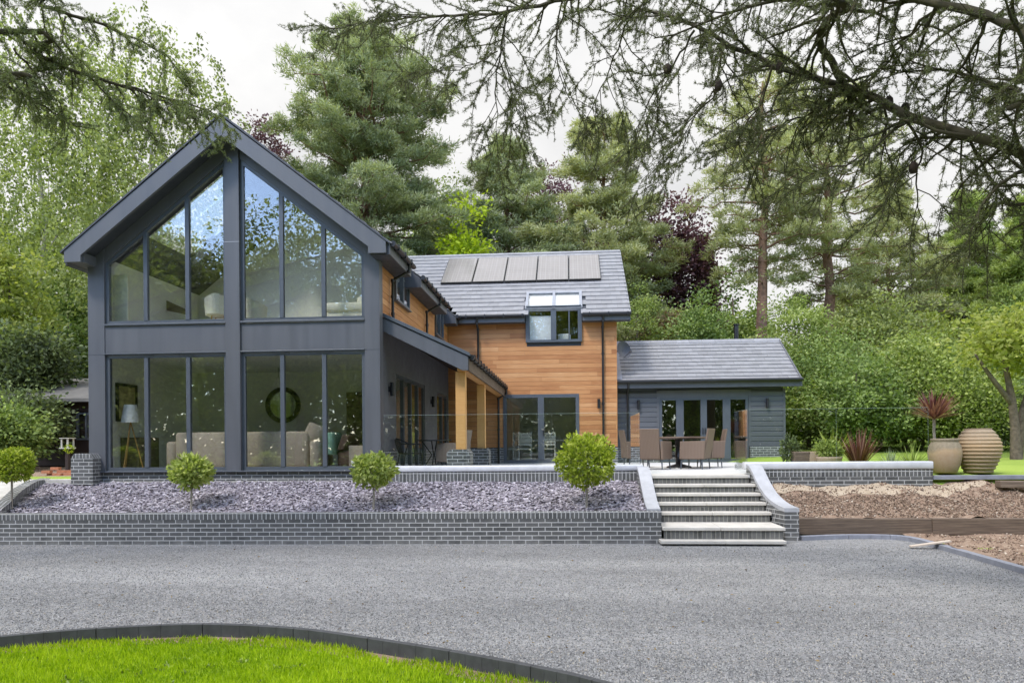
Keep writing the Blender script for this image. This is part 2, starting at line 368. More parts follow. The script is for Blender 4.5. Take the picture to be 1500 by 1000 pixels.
def potmat(name,banded):
    m=Mat(name); co=m.coord('Object'); sep=m.n('ShaderNodeSeparateXYZ'); m.l(co,sep.inputs[0]); n=m.noise(co,3,5,.65)
    f=m.math('ADD',m.math('MULTIPLY',sep.outputs[2],1.0),m.math('MULTIPLY',m.math('SUBTRACT',n,.5),.35))
    if banded: st=[(0,(.25,.18,.11)),(.3,(.31,.225,.13)),(.55,(.4,.275,.15)),(.8,(.3,.225,.15)),(1,(.26,.2,.14))]
    else: st=[(0,(.33,.22,.13)),(.3,(.37,.26,.16)),(.42,(.4,.28,.16)),(.5,(.24,.195,.13)),(.68,(.24,.2,.135)),(.8,(.33,.255,.18))]
    c=m.ramp(f,st); m.color(m.mix(m.maprange(m.noise(co,22,5,.7),.4,.75,0,.4),c,(.46,.39,.29))); m.set(Roughness=.85); m.bump(m.noise(co,35),.35,.006); return m.m
MT['pot']=potmat('weathered terracotta',False); MT['urn']=potmat('ribbed terracotta',True)
MT['terra']=plain('pale terracotta',(.4,.3,.22),.85,.15,6,.3)
_m=Mat('streaked cladding'); _co=_m.coord(); _st=_m.noise(_m.coord('Object',(5,5,.35)),1.2,5,.6); _bl=_m.noise(_co,.8,4)
_m.color(_m.mix(_m.maprange(_bl,.3,.7,0,.6),_m.mix(_m.maprange(_st,.3,.72,0,1),tuple(v*.9 for v in GREY),tuple(v*1.12 for v in GREY)),(.118,.12,.127))); _m.l(_m.maprange(_st,.3,.7,.36,.52),_m.b.inputs['Roughness']); _m.bump(_m.noise(_co,5,2),.06,.006); MT['metal']=_m.m
def solarmat():
    m=Mat('solar glass'); co=m.coord('UV'); w=m.n('ShaderNodeTexWave',wave_type='BANDS',bands_direction='X'); w.inputs['Scale'].default_value=3.3; m.l(co,w.inputs['Vector'])
    m.color(m.mix(m.maprange(w.outputs['Fac'],.9,1,0,.25),m.mix(m.maprange(m.noise(co,1.5,3),.3,.7,0,1),(.165,.148,.138),(.2,.18,.17)),(.32,.3,.29))); c_=m.b.inputs['Base Color'].links[0].from_socket; g_=m.n('ShaderNodeTexBrick'); g_.offset=0; g_.inputs['Scale'].default_value=1; g_.inputs['Brick Width'].default_value=.165; g_.inputs['Row Height'].default_value=.165; g_.inputs['Mortar Size'].default_value=.006; m.l(co,g_.inputs['Vector']); m.color(m.mix(m.math('MULTIPLY',g_.outputs['Fac'],.5),c_,(.36,.34,.33))); m.set(Roughness=.25); m.b.inputs['Coat Weight'].default_value=.6; m.b.inputs['Coat Roughness'].default_value=.08; return m.m
MT['solar']=solarmat()

# ------------------------------------------------------------------ world, sun, camera
def make_world():
    w=bpy.data.worlds.new('World'); SC.world=w; w.use_nodes=True; nt=w.node_tree; nt.nodes.clear()
    N=nt.nodes.new; L=nt.links.new
    out=N('ShaderNodeOutputWorld'); bg=N('ShaderNodeBackground'); L(bg.outputs[0],out.inputs[0]); bg.inputs[1].default_value=.1
    sky=N('ShaderNodeTexSky'); sky.sky_type='NISHITA'; sky.sun_disc=False; sky.sun_elevation=R(52); sky.sun_rotation=R(215); sky.air_density=1.0; sky.dust_density=.6
    tc=N('ShaderNodeTexCoord'); sep=N('ShaderNodeSeparateXYZ'); L(tc.outputs['Generated'],sep.inputs[0])
    def mth(op,a,b=0.,c=None):
        m=N('ShaderNodeMath'); m.operation=op
        for i,v in enumerate((a,b)):
            if hasattr(v,'links'): L(v,m.inputs[i])
            else: m.inputs[i].default_value=v
        return m.outputs[0]
    def noise(scale,det,loc,sc=(1,1,1.8)):
        mp=N('ShaderNodeMapping'); mp.inputs['Scale'].default_value=sc; mp.inputs['Location'].default_value=loc; L(tc.outputs['Generated'],mp.inputs[0])
        n=N('ShaderNodeTexNoise'); n.inputs['Scale'].default_value=scale; n.inputs['Detail'].default_value=det; n.inputs['Roughness'].default_value=.55; L(mp.outputs[0],n.inputs['Vector']); return n.outputs['Fac']
    n1=noise(1.6,6,(.3,.1,.2)); n2=noise(3.2,6,(2,1,0))
    # cloud cover: closed over the house, broken behind the camera
    cov=mth('ADD', mth('MULTIPLY', sep.outputs[1], 1.1), mth('ADD', mth('MULTIPLY', mth('SUBTRACT',n1,.5), 2.2), .42))
    mr=N('ShaderNodeMapRange'); mr.interpolation_type='SMOOTHSTEP'; L(cov,mr.inputs[0]); mr.inputs[1].default_value=-.35; mr.inputs[2].default_value=.4
    r=N('ShaderNodeValToRGB'); e=r.color_ramp.elements; e[0].position=.34; e[0].color=(.8,.805,.815,1); e[1].position=.6; e[1].color=(.985,.98,.975,1); L(n2,r.inputs[0])
    dy=mth('ADD', mth('MULTIPLY',sep.outputs[1],-.8), mth('MULTIPLY',sep.outputs[2],.55)); br=N('ShaderNodeMapRange'); br.interpolation_type='SMOOTHSTEP'; L(dy,br.inputs[0]); br.inputs[1].default_value=-.6; br.inputs[2].default_value=.7; br.inputs[3].default_value=5.4; br.inputs[4].default_value=11.5
    sc_=N('ShaderNodeVectorMath'); sc_.operation='SCALE'; L(r.outputs[0],sc_.inputs[0]); L(br.outputs[0],sc_.inputs['Scale'])
    sk=N('ShaderNodeVectorMath'); sk.operation='MULTIPLY'; L(sky.outputs[0],sk.inputs[0]); sk.inputs[1].default_value=(2.35,2.5,2.75)
    mx=N('ShaderNodeMix'); mx.data_type='RGBA'; L(mr.outputs[0],mx.inputs[0]); L(sk.outputs[0],mx.inputs[6]); L(sc_.outputs[0],mx.inputs[7])
    L(mx.outputs[2],bg.inputs[0])
make_world()
sun=bpy.data.lights.new('sun','SUN'); sun.energy=1.5; sun.angle=R(10); sun.color=(1,.95,.87)
so=bpy.data.objects.new('sun',sun); COL.objects.link(so)
from mathutils import Vector
_az=R(215)   # sun stands behind the camera, to its left
sd=Vector((math.sin(_az)*math.cos(R(52)), math.cos(_az)*math.cos(R(52)), math.sin(R(52))))
so.rotation_euler=(-sd).to_track_quat('-Z','Y').to_euler(); so.location=(-6,-10,20)

cam=bpy.data.cameras.new('camera'); co_=bpy.data.objects.new('camera',cam); COL.objects.link(co_); SC.camera=co_
cam.sensor_width=36; cam.lens=FPX*36/1500; cam.shift_y=(HY-500)/1500; cam.clip_end=2000; cam.clip_start=.05
co_.location=(0,0,EYE)
from mathutils import Euler, Matrix
_m=Matrix.Rotation(TH,4,'Z') @ Matrix.Rotation(math.pi/2,4,'X') @ Matrix.Rotation(-RHO,4,'Z')
co_.rotation_euler=_m.to_euler()
SC.view_settings.view_transform='Standard'; SC.view_settings.look='None'; SC.view_settings.gamma=1; SC.view_settings.exposure=.83
cy=SC.cycles; cy.max_bounces=8; cy.diffuse_bounces=3; cy.glossy_bounces=4; cy.transmission_bounces=4; cy.transparent_max_bounces=24
cy.caustics_reflective=False; cy.caustics_refractive=False

# ------------------------------------------------------------------ terrain
def sstep(a,b,x):
    t=np.clip((x-a)/(b-a),0,1); return t*t*(3-2*t)
def ground_h(x,y):
    x=np.asarray(x,float); y=np.asarray(y,float)
    r=np.clip((y-13.45)/(14.5-13.45),0,1)
    z=-.25+1.2*r + np.clip(y-17,0,28)*.03*(x>5) + sstep(45,110,y)*7
    z=z+ sstep(14.4,15,y)*.12
    z=np.where((x>5.95)&(y<13.5), np.maximum(z, .03), z)
    return z
def sheet(name, xs, ys, hf, mat, kind='structure'):
    X,Y=np.meshgrid(xs,ys); Z=hf(X,Y); nx=len(xs); ny=len(ys)
    V=np.stack([X,Y,Z],-1).reshape(-1,3)
    fs=[(j*nx+i,j*nx+i+1,(j+1)*nx+i+1,(j+1)*nx+i) for j in range(ny-1) for i in range(nx-1)]
    me=bpy.data.meshes.new(name); me.from_pydata(V.tolist(),[],fs); me.polygons.foreach_set('use_smooth',[True]*len(fs)); me.update()
    o=finish(name,me,mat,None)
    if kind: o['kind']=kind
    return o
gx=np.concatenate([np.linspace(-220,-40,8),np.linspace(-35,35,71),np.linspace(40,240,8)])
gy=np.concatenate([np.linspace(-150,0,8),np.linspace(2,12,6),np.linspace(12.5,16,15),np.linspace(17,60,30),np.linspace(70,300,12)])
def lumpy(X,Y): return ground_h(X,Y)+.03*np.sin(X*1.7+Y)*np.sin(Y*1.3)*(Y>16)
sheet('ground',gx,gy,lumpy,MT['lawnfar'])

KERB=[(-9.2,2.0),(-8.4,3.4),(-7.5,4.6),(-6.4,5.5),(-5.189,6.13),(-4.484,6.45),(-3.543,6.66),(-2.592,6.55),(-1.795,6.25),(-1.004,5.9),(-.304,5.53),(.159,5.235),(.6,4.83),(1.0,4.2),(1.2,3.4),(1.25,2.4)]
def smooth_path(P,k=4):
    P=np.array(P,float); out=[]
    for i in range(len(P)-1):
        p0,p1,p2,p3=P[max(i-1,0)],P[i],P[i+1],P[min(i+2,len(P)-1)]
        for t in np.linspace(0,1,k,endpoint=False):
            out.append(.5*((2*p1)+(-p0+p2)*t+(2*p0-5*p1+4*p2-p3)*t*t+(-p0+3*p1-3*p2+p3)*t**3))
    out.append(P[-1]); return np.array(out)
KP=smooth_path(KERB,5)
def path_walls(mb, path, halfw, z0, z1, m=0, joint=None, tfun=None):
    P=np.array(path,float); d=np.gradient(P[:,:2],axis=0); d/=np.linalg.norm(d,axis=1,keepdims=True); nrm=np.stack([-d[:,1],d[:,0]],1)
    for i in range(len(P)-1):
        a,b=P[i],P[i+1]; na,nb=nrm[i],nrm[i+1]
        g=0 if not joint or (i%joint) else .03
        a2=a[:2]+(b[:2]-a[:2])*g; 
        za0,za1=(z0,z1) if not callable(z1) else (z0(i),z1(i)); zb0,zb1=(z0,z1) if not callable(z1) else (z0(i+1),z1(i+1))
        A=[(*(a2-na*halfw),za0),(*(b[:2]-nb*halfw),zb0),(*(b[:2]+nb*halfw),zb0),(*(a2+na*halfw),za0)]
        B=[(p[0],p[1],z) for p,z in zip(A,(za1,zb1,zb1,za1))]
        mb.hexa(A,B,m,rnd.random() if tfun is None else tfun(i))
kb=MB(); path_walls(kb,KP,.03,-.25,.022,joint=5)
tag(kb.build('kerb_edging',MT['kerb'],None,bevel=.004),'curved black kerb edging between the grey gravel drive and the bright green lawn','kerb')
# gravel drive: bounded by the kerb curve, the walls and the right kerb
RK=smooth_path([atz(1172,785,.07)[:2],(4.9,13.2),(5.62,13.16),(5.86,12.85),(5.9,12.0),(5.89,10.8),(5.88,9.6),(5.87,8.2),(5.86,6.5),(5.85,2)],4)
def kerb_y(x):
    return np.interp(x, KP[:62,0], KP[:62,1]) if x<1.2 else -8.0
mb=MB()
xs=np.concatenate([np.linspace(-40,-9.3,6),np.linspace(-9.2,1.19,90),[1.25,2.5,4.0,5.0,5.88]])
for i in range(len(xs)-1):
    a,b=xs[i],xs[i+1]
    ya=kerb_y(a) if a>-9.25 else -8; yb=kerb_y(b) if b>-9.25 else -8
    if a>=1.18: ya=yb=-8
    if b<=-9.2: ya=yb=-8
    yy=[ (ya+(13.3-ya)*t, yb+(13.3-yb)*t) for t in np.linspace(0,1,5)]
    for k in range(4): mb.face([(a,yy[k][0],0),(b,yy[k][1],0),(b,yy[k+1][1],0),(a,yy[k+1][0],0)])
g=mb.build('gravel_drive',MT['gravel']); g['kind']='structure'
mb=MB(); mb.face([(p[0],p[1],-.105) for p in KP]+[(1.0,-6,-.105),(-9.2,-6,-.105)])
o=mb.build('lawn',MT['turf']); o['kind']='structure'
rk=MB(); path_walls(rk,RK,.06,-.1,.075,joint=4)
tag(rk.build('kerb_edging',MT['kerb2'],None,bevel=.006),'blue grey kerb edging along the right end of the gravel below the old sleeper','kerb')

def inside(P, poly):
    x,y=P[:,0],P[:,1]; c=np.zeros(len(P),bool); n=len(poly); j=n-1
    for i in range(n):
        xi,yi=poly[i]; xj,yj=poly[j]
        c^=((yi>y)!=(yj>y))&(x<(xj-xi)*(y-yi)/(yj-yi+1e-12)+xi); j=i
    return c
def chips(name, P, size, thick, tilt, tint, mat):
    """irregular flat stones at P (N,3)"""
    n=len(P); N=unit(np.stack([RG.normal(size=n)*tilt,RG.normal(size=n)*tilt,np.ones(n)],1)); U=unit(np.cross(N,rdir(n))); W=np.cross(N,U)
    s=np.asarray(size).reshape(-1,1); asp=RG.uniform(.45,1,(n,1)); th=np.asarray(thick).reshape(-1,1)
    cs=[]
    for k,(a,b) in enumerate(((-1,-1),(1,-1),(1,1),(-1,1))):
        cs.append(P+U*s*(a*RG.uniform(.55,1.1,(n,1)))*.5+W*s*asp*(b*RG.uniform(.55,1.1,(n,1)))*.5)
    lo=[c-N*th*.5 for c in cs]; hi=[P+(c-P)*RG.uniform(.75,1,(n,1))+N*th*.5 for c in cs]
    Q=[np.stack(hi,1)]+[np.stack([lo[i],lo[(i+1)%4],hi[(i+1)%4],hi[i]],1) for i in range(4)]
    o=quads_mesh(name, np.concatenate(Q,0), np.tile(tint,5), mat); o['kind']='stuff'; return o
# loose chippings lying on the drive
n=90000; y=5.0+(RG.random(n)**1.6)*7.6; x=RG.uniform(-1.02,.86,n)*y*.82-.08*y
P=np.stack([x,y,np.full(n,.003)],1)
keep=(x<5.8)&(y<12.35)&~inside(P,[tuple(p) for p in KP]+[(1,-6),(-9.2,-6)])
ky=np.interp(x,KP[:62,0],KP[:62,1]); keep&=~((x>-9)&(x<1.2)&(y<ky+.05))
P=P[keep]; n=len(P)
chips('gravel_stones',P,RG.uniform(.005,.0125,n)*np.where(RG.random(n)>.97,1.7,1),RG.uniform(.006,.012,n),.35,RG.random(n),MT['chips'])
# grass of the near lawn
n=120000; x=RG.uniform(-6.8,.6,n); y=RG.uniform(4.0,6.7,n); P=np.stack([x,y,np.full(n,-.105)],1)
ins=inside(P,[tuple(p) for p in KP]+[(1,-6),(-9.2,-6)])
ky=np.interp(x,KP[:62,0],KP[:62,1]); edge=.075+.05*np.sin(x*3.1)+.06*np.sin(x*7.7+1)+RG.normal(size=n)*.03
ins&=(y<ky-edge)&((y-4)*.3+RG.random(n)>-.2); P=P[ins]; n=len(P)
D=unit(np.stack([RG.normal(size=n)*.35,RG.normal(size=n)*.35,np.ones(n)],1)); cl=np.sin(P[:,0]*2.3+np.sin(P[:,1]*3))*.14+np.sin(P[:,0]*9.1+P[:,1]*5)*np.sin(P[:,1]*11)*.14
o=quads_mesh('grass_blades', leaves(P,D,RG.uniform(.02,.07,n)*(1+cl*1.2),RG.uniform(.0025,.0055,n)), np.clip(.48+cl+RG.normal(size=n)*.25,0,1), MT['grass']); o['kind']='stuff'
n=260; y=RG.uniform(5.4,12,n); x=RG.uniform(-.9,.8,n)*y*.8; k_ok=(x<5.7)&(y>np.interp(x,KP[:62,0],KP[:62,1])+.12)&(y<12.2); P=np.stack([x,y,np.full(n,.012)],1)[k_ok]; n=len(P)
D=rdir(n)*np.array((1,1,.15)); o=quads_mesh('fallen_leaves',leaves(P,unit(D),RG.uniform(.015,.045,n),RG.uniform(.005,.012,n)),RG.random(n),MT['lf_bronze']); o['kind']='stuff'
n=120; x=RG.uniform(-5.5,.3,n); y=np.interp(x,KP[:62,0],KP[:62,1])-RG.uniform(.2,1.6,n); P=np.stack([x,y,np.full(n,-.1)],1); i=np.repeat(np.arange(n),7); D=rdir(len(i))*np.array((1,1,.35)); D[:,2]=np.abs(D[:,2])+.1
o=quads_mesh('lawn_weeds',leaves(P[i],unit(D),RG.uniform(.03,.06,len(i)),RG.uniform(.009,.016,len(i))),RG.random(len(i)),MT['lf_mid2']); o['kind']='stuff'
# ragged earth line between kerb and grass
mb=MB(); inner=[p+np.array((0,-.03)) for p in KP[15:60]]
for i in range(len(inner)-1):
    a,b=inner[i],inner[i+1]; mb.face([(a[0],a[1],-.098),(b[0],b[1],-.098),(b[0],b[1]-.22,-.1),(a[0],a[1]-.22,-.1)])
o=mb.build('soil_strip',MT['soil']); o['kind']='structure'

# ------------------------------------------------------------------ front retaining wall, slate bed
def wall_y(x): return 12.45-(1.55-x)*.0353
wl=thing('brick_wall','long low front wall of dark blue grey brick along the slate bed facing the gravel','wall',(-5,12.2,0))
W0=[(-13.2,wall_y(-13.2)),(1.55,12.45),(1.542,12.67),(-13.2,wall_y(-13.2)+.22)]
m=MB(); m.prism(W0,'z',-.15,.438); m.build('brickwork',MT['brick'],wl)
W1=[(p[0]+(.004 if i in(1,2) else 0),p[1]+(-.004 if i<2 else .004)) for i,p in enumerate(W0)]
m=MB(); m.prism(W1,'z',.438,.55); m.build('brick_on_edge_course',MT['soldier'],wl,bevel=.004)
def bed_z(x,y): return .47+(y-12.6)*.275+.02*np.sin(x*2.1)*np.sin(y*5)
mb=MB(); xs=np.linspace(-11.3,1.36,50)
for i in range(49):
    a,b=xs[i],xs[i+1]
    for k in range(8):
        q=[(x_,wall_y(x_)+.2+(14.49-wall_y(x_)-.2)*t_/8) for x_,t_ in ((a,k),(b,k),(b,k+1),(a,k+1))]
        mb.face([(x_,y_,float(bed_z(x_,y_))-.02) for x_,y_ in q],0,.25,True)
o=mb.build('slate_bed',MT['slate']); o['kind']='structure'
n=30000; x=RG.uniform(-11.15,1.32,n); y=RG.uniform(12.3,14.44,n); ok=y>wall_y(x)+.27; x=x[ok];y=y[ok]; n=len(x)
P=np.stack([x,y,bed_z(x,y)+RG.uniform(-.015,.03,n)],1)
chips('slate_chippings',P,RG.uniform(.028,.085,n),RG.uniform(.006,.016,n),.36,np.clip(RG.normal(.5,.24,n),0,1),MT['slate'])

# left end of the bed: curved edging and path
cw=thing('curved_wall','low curved brick edging at the far left end of the slate bed','wall',(-11.2,13.4,.8))
CP=[at(66,700,14.5),at(45,705,14.0),at(25,717,13.4),at(8,733,12.8),at(-12,752,12.35)]
CS=smooth_path([p[:2] for p in CP],4); cz=np.interp(np.arange(len(CS)),np.arange(len(CP))*4,[p[2] for p in CP])
m=MB(); path_walls(m,CS,.1,lambda i:cz[i]-.6,lambda i:cz[i]-.115); m.build('brickwork',MT['brick'],cw)
m=MB(); path_walls(m,CS,.104,lambda i:cz[i]-.115,lambda i:cz[i]); m.build('brick_on_edge_course',MT['soldier'],cw)
m=MB(); m.box(-11.28,-10.42,14.32,14.5,.86,1.06); tag(m.build('concrete_block',MT['concrete'],None,bevel=.012),'pale concrete block between the brick pier and the curved edging','concrete block')
m=MB()
for i in range(len(CS)-1):
    a,b=CS[i],CS[i+1]; za,zb=cz[i]-.05,cz[i+1]-.05
    m.face([(a[0]-.1,a[1],za),(b[0]-.1,b[1],zb),(b[0]-1.6,b[1]+.1,zb),(a[0]-1.6,a[1]+.1,za)])
m.face([(-14,14.52,1.03),(-10.3,14.52,1.03),(-10.3,15.1,1.05),(-14,15.1,1.05)])
o=m.build('path',MT['concrete']); o['kind']='structure'
m=MB(); m.face([(-18,15.1,1.06),(-10.25,15.1,1.06),(-10.25,24,1.25),(-18,24,1.25)]); o=m.build('yard',MT['soil']); o['kind']='structure'
pr=thing('brick_pier','short brick pier with sloped cap at the left corner of the glazed gable','pier',(-10.15,14.45,1))
m=MB(); m.box(-10.41,-9.93,14.2,14.497,.95,1.5); m.build('brickwork',MT['brick'],pr)
m=MB(); m.prism([(-10.415,1.5),(-10.34,1.6),(-10.0,1.6),(-9.925,1.5)],'y',14.195,14.497); m.build('cap',MT['soldier'],pr,bevel=.01)
bs=thing('brick_stack','small heap of orange bricks lying beyond the left path','bricks',(-12.0,16,1.05))
for i in range(9):
    m=MB(); xx=-12.35+(i%4)*.24+rnd.uniform(-.02,.02); yy=16+rnd.uniform(-.15,.15); zz=1.06+(i//4)*.07
    m.box(xx,xx+.21,yy,yy+.1,zz,zz+.065); m.build('brick',plain('orange brick',(.42,.17,.09),.9,.2,9,.3) if i==0 else bpy.data.materials['orange brick'],bs)

# ------------------------------------------------------------------ terrace, walls, steps
m=MB(); TZ=1.1
m.box(-3.88,5.3,14.6,23.19,.95,TZ); m.box(1.56,3.42,14.03,14.6,TZ-.05,TZ)
o=m.build('terrace',MT['paving']); o['kind']='structure'
tw=thing('terrace_wall','low brick terrace wall with pale coping left of the steps under the glass rail','wall',(-1.3,14.45,.9))
m=MB(); m.box(-3.86,1.42,14.36,14.6,.6,.975); m.build('brickwork',MT['brick'],tw)
m=MB(); m.box(-3.86,1.425,14.355,14.6,.975,1.175); m.build('brick_on_edge_course',MT['soldier'],tw)
m=MB(); m.rbox(-3.86,1.44,14.335,14.66,1.178,1.3,.02); m.build('coping',MT['coping'],tw)
tw=thing('terrace_wall','low brick terrace wall with pale coping right of the steps above the bare soil','wall',(5.2,14.45,.9))
m=MB(); m.box(3.66,6.93,14.36,14.6,.6,1.05); m.build('brickwork',MT['brick'],tw)
m=MB(); m.box(3.66,6.935,14.355,14.6,1.05,1.185); m.build('brick_on_edge_course',MT['soldier'],tw)
m=MB(); m.rbox(3.42,6.945,14.335,14.66,1.188,1.335,.02); m.build('coping',MT['coping'],tw)

st=thing('garden_steps','seven pale stone steps with brick risers rising from the gravel to the terrace','steps',(2.55,12.9,0))
FY=[12.2,12.4,13.22,13.42,13.63,13.84,14.04]
for i,fy in enumerate(FY):
    z=(.09,.29,.471,.628,.785,.942,1.1)[i]; xl,xr=(1.56,3.52) if i<2 else (1.56,3.44+.04*(6-i))
    back=FY[i+1]+.06 if i<6 else 14.5
    if i==0: xl,xr=1.5,3.56
    if i==1: xr=3.6
    if i<6:
        m=MB()
        cuts=[xl,(xl+xr)/2+rnd.uniform(-.1,.1),xr]
        for k in range(2): m.box(cuts[k]+.002,cuts[k+1]-.002,fy-.03,back,z-.055,z)
        m.build('tread',MT['stone'],st,bevel=.008)
    else:
        m=MB(); m.box(xl,xr-.05,fy-.03,14.6,z-.055,z+.004); m.build('tread',MT['stone'],st,bevel=.008)
    m=MB(); m.box(xl+.03,xr-.03,fy+(.06 if i==0 else 0),back-.065,z-.2 if i else -.1,z-.056); m.build('riser',MT['riser'],st)
def ramp_wall(label, prof, loc):
    t=thing('ramped_wall',label,'wall',loc); a=MB(); c=MB()
    for i in range(len(prof)-1):
        (y0,z0,l0,r0),(y1,z1,l1,r1)=prof[i],prof[i+1]
        a.hexa([(l0,y0,-.1),(r0,y0,-.1),(r1,y1,-.1),(l1,y1,-.1)],[(l0,y0,z0-.07),(r0,y0,z0-.07),(r1,y1,z1-.07),(l1,y1,z1-.07)])
        e=.006
        c.hexa([(l0-e,y0,z0-.07),(r0+e,y0,z0-.07),(r1+e,y1,z1-.07),(l1-e,y1,z1-.07)],[(l0-e,y0,z0),(r0+e,y0,z0),(r1+e,y1,z1),(l1-e,y1,z1)])
    a.build('brickwork',MT['brick'],t); c.build('coping',MT['coping2'],t)
def curve_prof(pts,n=22):
    P=smooth_path(pts,6); return [tuple(p) for p in P]
ramp_wall('swept brick flank wall with pale coping at the left side of the steps',
  curve_prof([(14.335,1.27,1.31,1.53),(14.15,1.23,1.32,1.54),(13.85,1.08,1.325,1.545),(13.4,.84,1.33,1.55),(13.0,.66,1.335,1.555),(12.8,.6,1.34,1.56),(12.68,.575,1.34,1.56)]),(1.44,13.5,0))
ramp_wall('swept brick flank wall with pale coping and end pier at the right side of the steps',
  curve_prof([(14.335,1.3,3.43,3.66),(14.15,1.27,3.44,3.67),(13.95,1.15,3.46,3.69),(13.75,.98,3.49,3.72),(13.5,.8,3.54,3.77),(13.3,.69,3.6,3.83),(13.1,.615,3.67,3.9),(12.86,.575,3.73,3.97)]),(3.6,13.5,0))

def rail(label, panels, loc):
    t=thing('glass_balustrade',label,'glass balustrade',loc)
    for p in panels:
        m=MB(); m.box(*p); g=m.build('glass_pane',MT['glass_rail'],t)
        x0,x1,y0,y1,z0,z1=p; m=MB(); m.box(x0,x1,y0+.002,y1-.002,z1+.0005,z1+.004)
        if x1-x0>y1-y0: m.box(x1+.0005,x1+.002,y0+.003,y1-.003,z0,z1)
        m.build('polished_edge',MT['glass_edge'],g)
    return t
zt=2.335
xsP=[-3.83,-2.1,-.36,1.38]
rail('frameless glass balustrade on the left terrace wall from the gable to the steps',[(xsP[i]+.008,xsP[i+1]-.008,14.48,14.492,1.3,zt) for i in range(3)]+[(1.385,1.397,14.51,16.6,1.15,zt)],(-1.2,14.48,1.3))
xsP=[3.5,5.2,6.92]
rail('frameless glass balustrade on the right terrace wall in front of the annexe',[(xsP[i]+.008,xsP[i+1]-.008,14.48,14.492,1.335,2.37) for i in range(2)]+[(3.49,3.502,14.51,15.6,1.15,2.37)],(5.2,14.48,1.3))

# right bank: soil, sandy strip, sleepers, kerb
def soil_z(x,y):
    return .31+np.clip((y-13.45)/1.0,0,1)*.62+.03*np.sin(x*3.3+y*4)+.025*np.sin(x*7.1)*np.sin(y*9)+.02*np.sin(x*13+y*17)
sheet('soil_bank',np.linspace(3.9,9.6,110),np.linspace(13.4,14.56,26),soil_z,MT['soil'])
n=9000; x=RG.uniform(3.95,9.5,n); y=RG.uniform(13.5,14.08,n)
y[:1500]=RG.uniform(14.05,14.4,1500)
chips('soil_crumbs',np.stack([x,y,soil_z(x,y)+RG.uniform(-.005,.02,n)],1),RG.uniform(.008,.04,n),RG.uniform(.006,.02,n),.6,RG.random(n),MT['chip'])
m=MB()
xs=np.linspace(3.95,7.9,60)
for i in range(59):
    def yb(x): return 14.12+.05*math.sin(x*1.7)+.015*math.sin(x*6.1)+max(0,x-7.0)*.2
    a,b=xs[i],xs[i+1]
    for k in range(3):
        ya,yb_,yc,yd=[yb(q)+(14.4-yb(q))*kk/3 for q,kk in ((a,k),(b,k),(b,k+1),(a,k+1))]
        m.face([(a,ya,float(soil_z(a,ya))+.007),(b,yb_,float(soil_z(b,yb_))+.007),(b,yc,float(soil_z(b,yc))+.007),(a,yd,float(soil_z(a,yd))+.007)],smooth=True)
o=m.build('sandy_strip',MT['sand']); o['kind']='structure'
n=5000; x=RG.uniform(6.05,9.5,n); y=RG.uniform(6,13.3,n); chips('soil_crumbs',np.stack([x,y,.06+.02*np.sin(x*5+y*3)+RG.uniform(0,.015,n)],1),RG.uniform(.01,.045,n),RG.uniform(.008,.02,n),.6,RG.random(n)**.7,MT['chip'])
sheet('soil_ground',np.linspace(5.9,9.6,30),np.linspace(5,13.36,50),lambda X,Y:.055+.02*np.sin(X*5+Y*3)+.015*np.sin(Y*11+X),MT['soil'])
for k,(a,b,lab) in enumerate(((3.985,6.42,'long dark weathered timber sleeper holding the soil bank beside the steps'),(6.43,9.3,'weathered timber sleeper at the right end of the soil bank, above the kerb corner'))):
    m=MB(); m.hexa([(a,13.34,.05),(b,13.33,.05),(b,13.53,.05),(a,13.54,.05)],[(a,13.345,.345),(b,13.335,.335),(b,13.53,.335),(a,13.54,.345)],0,.4+.2*k); tag(m.build('timber_sleeper',MT['oldwood'],None,bevel=.012),lab,'sleeper')
m=MB(); m.box(6.96,11,14.4,14.52,.98,1.06); tag(m.build('kerb_edging',MT['kerb2'],None,bevel=.006),'straight dark kerb at the lawn edge under the two terracotta pots','kerb')
m=MB(); m.hexa([(8.0,14.05,.84),(9.4,14.0,.84),(9.4,14.2,.84),(8.0,14.25,.84)],[(8.0,14.07,.97),(9.4,14.02,.95),(9.4,14.2,.95),(8.0,14.25,.97)],0,.5); tag(m.build('timber_block',MT['oldwood'],None,bevel=.012),'short timber block half buried at the right top of the soil bank','timber')
m=MB(); a=np.array(atz(1333,801,.02)); b=np.array(atz(1392,793,.12)); d=unit(b-a); w=np.array((-d[1],d[0],0))*.055; up=np.array((0,0,.025))
m.hexa([a-w,b-w,b+w,a+w],[a-w+up,b-w+up,b+w+up,a+w+up],0,.7); tag(m.build('loose_plank',MT['palewood'],None,bevel=.003),'loose pale plank leaning on the corner of the right kerb','plank')

# ------------------------------------------------------------------ the house
H=thing('house','modern house with glazed anthracite gable, cedar clad wing and slate roofs','house',(-4,19,1.0))
X0=-7.0
def zt_(x): return 8.46-.783*abs(x-X0)         # top line of the front roof
def inset(poly,w):
    n=len(poly); ar=sum(poly[i][0]*poly[(i+1)%n][1]-poly[(i+1)%n][0]*poly[i][1] for i in range(n)); sg=1 if ar>0 else -1
    L=[]
    for i in range(n):
        (x0,z0),(x1,z1)=poly[i],poly[(i+1)%n]; l=math.hypot(x1-x0,z1-z0); nx,nz=-(z1-z0)/l*sg,(x1-x0)/l*sg
        L.append((nx,nz,nx*x0+nz*z0+w))
    out=[]
    for i in range(n):
        a,b=L[i-1],L[i]; D=a[0]*b[1]-a[1]*b[0]
        out.append(((a[2]*b[1]-a[1]*b[2])/D,(a[0]*b[2]-a[2]*b[0])/D))
    return out
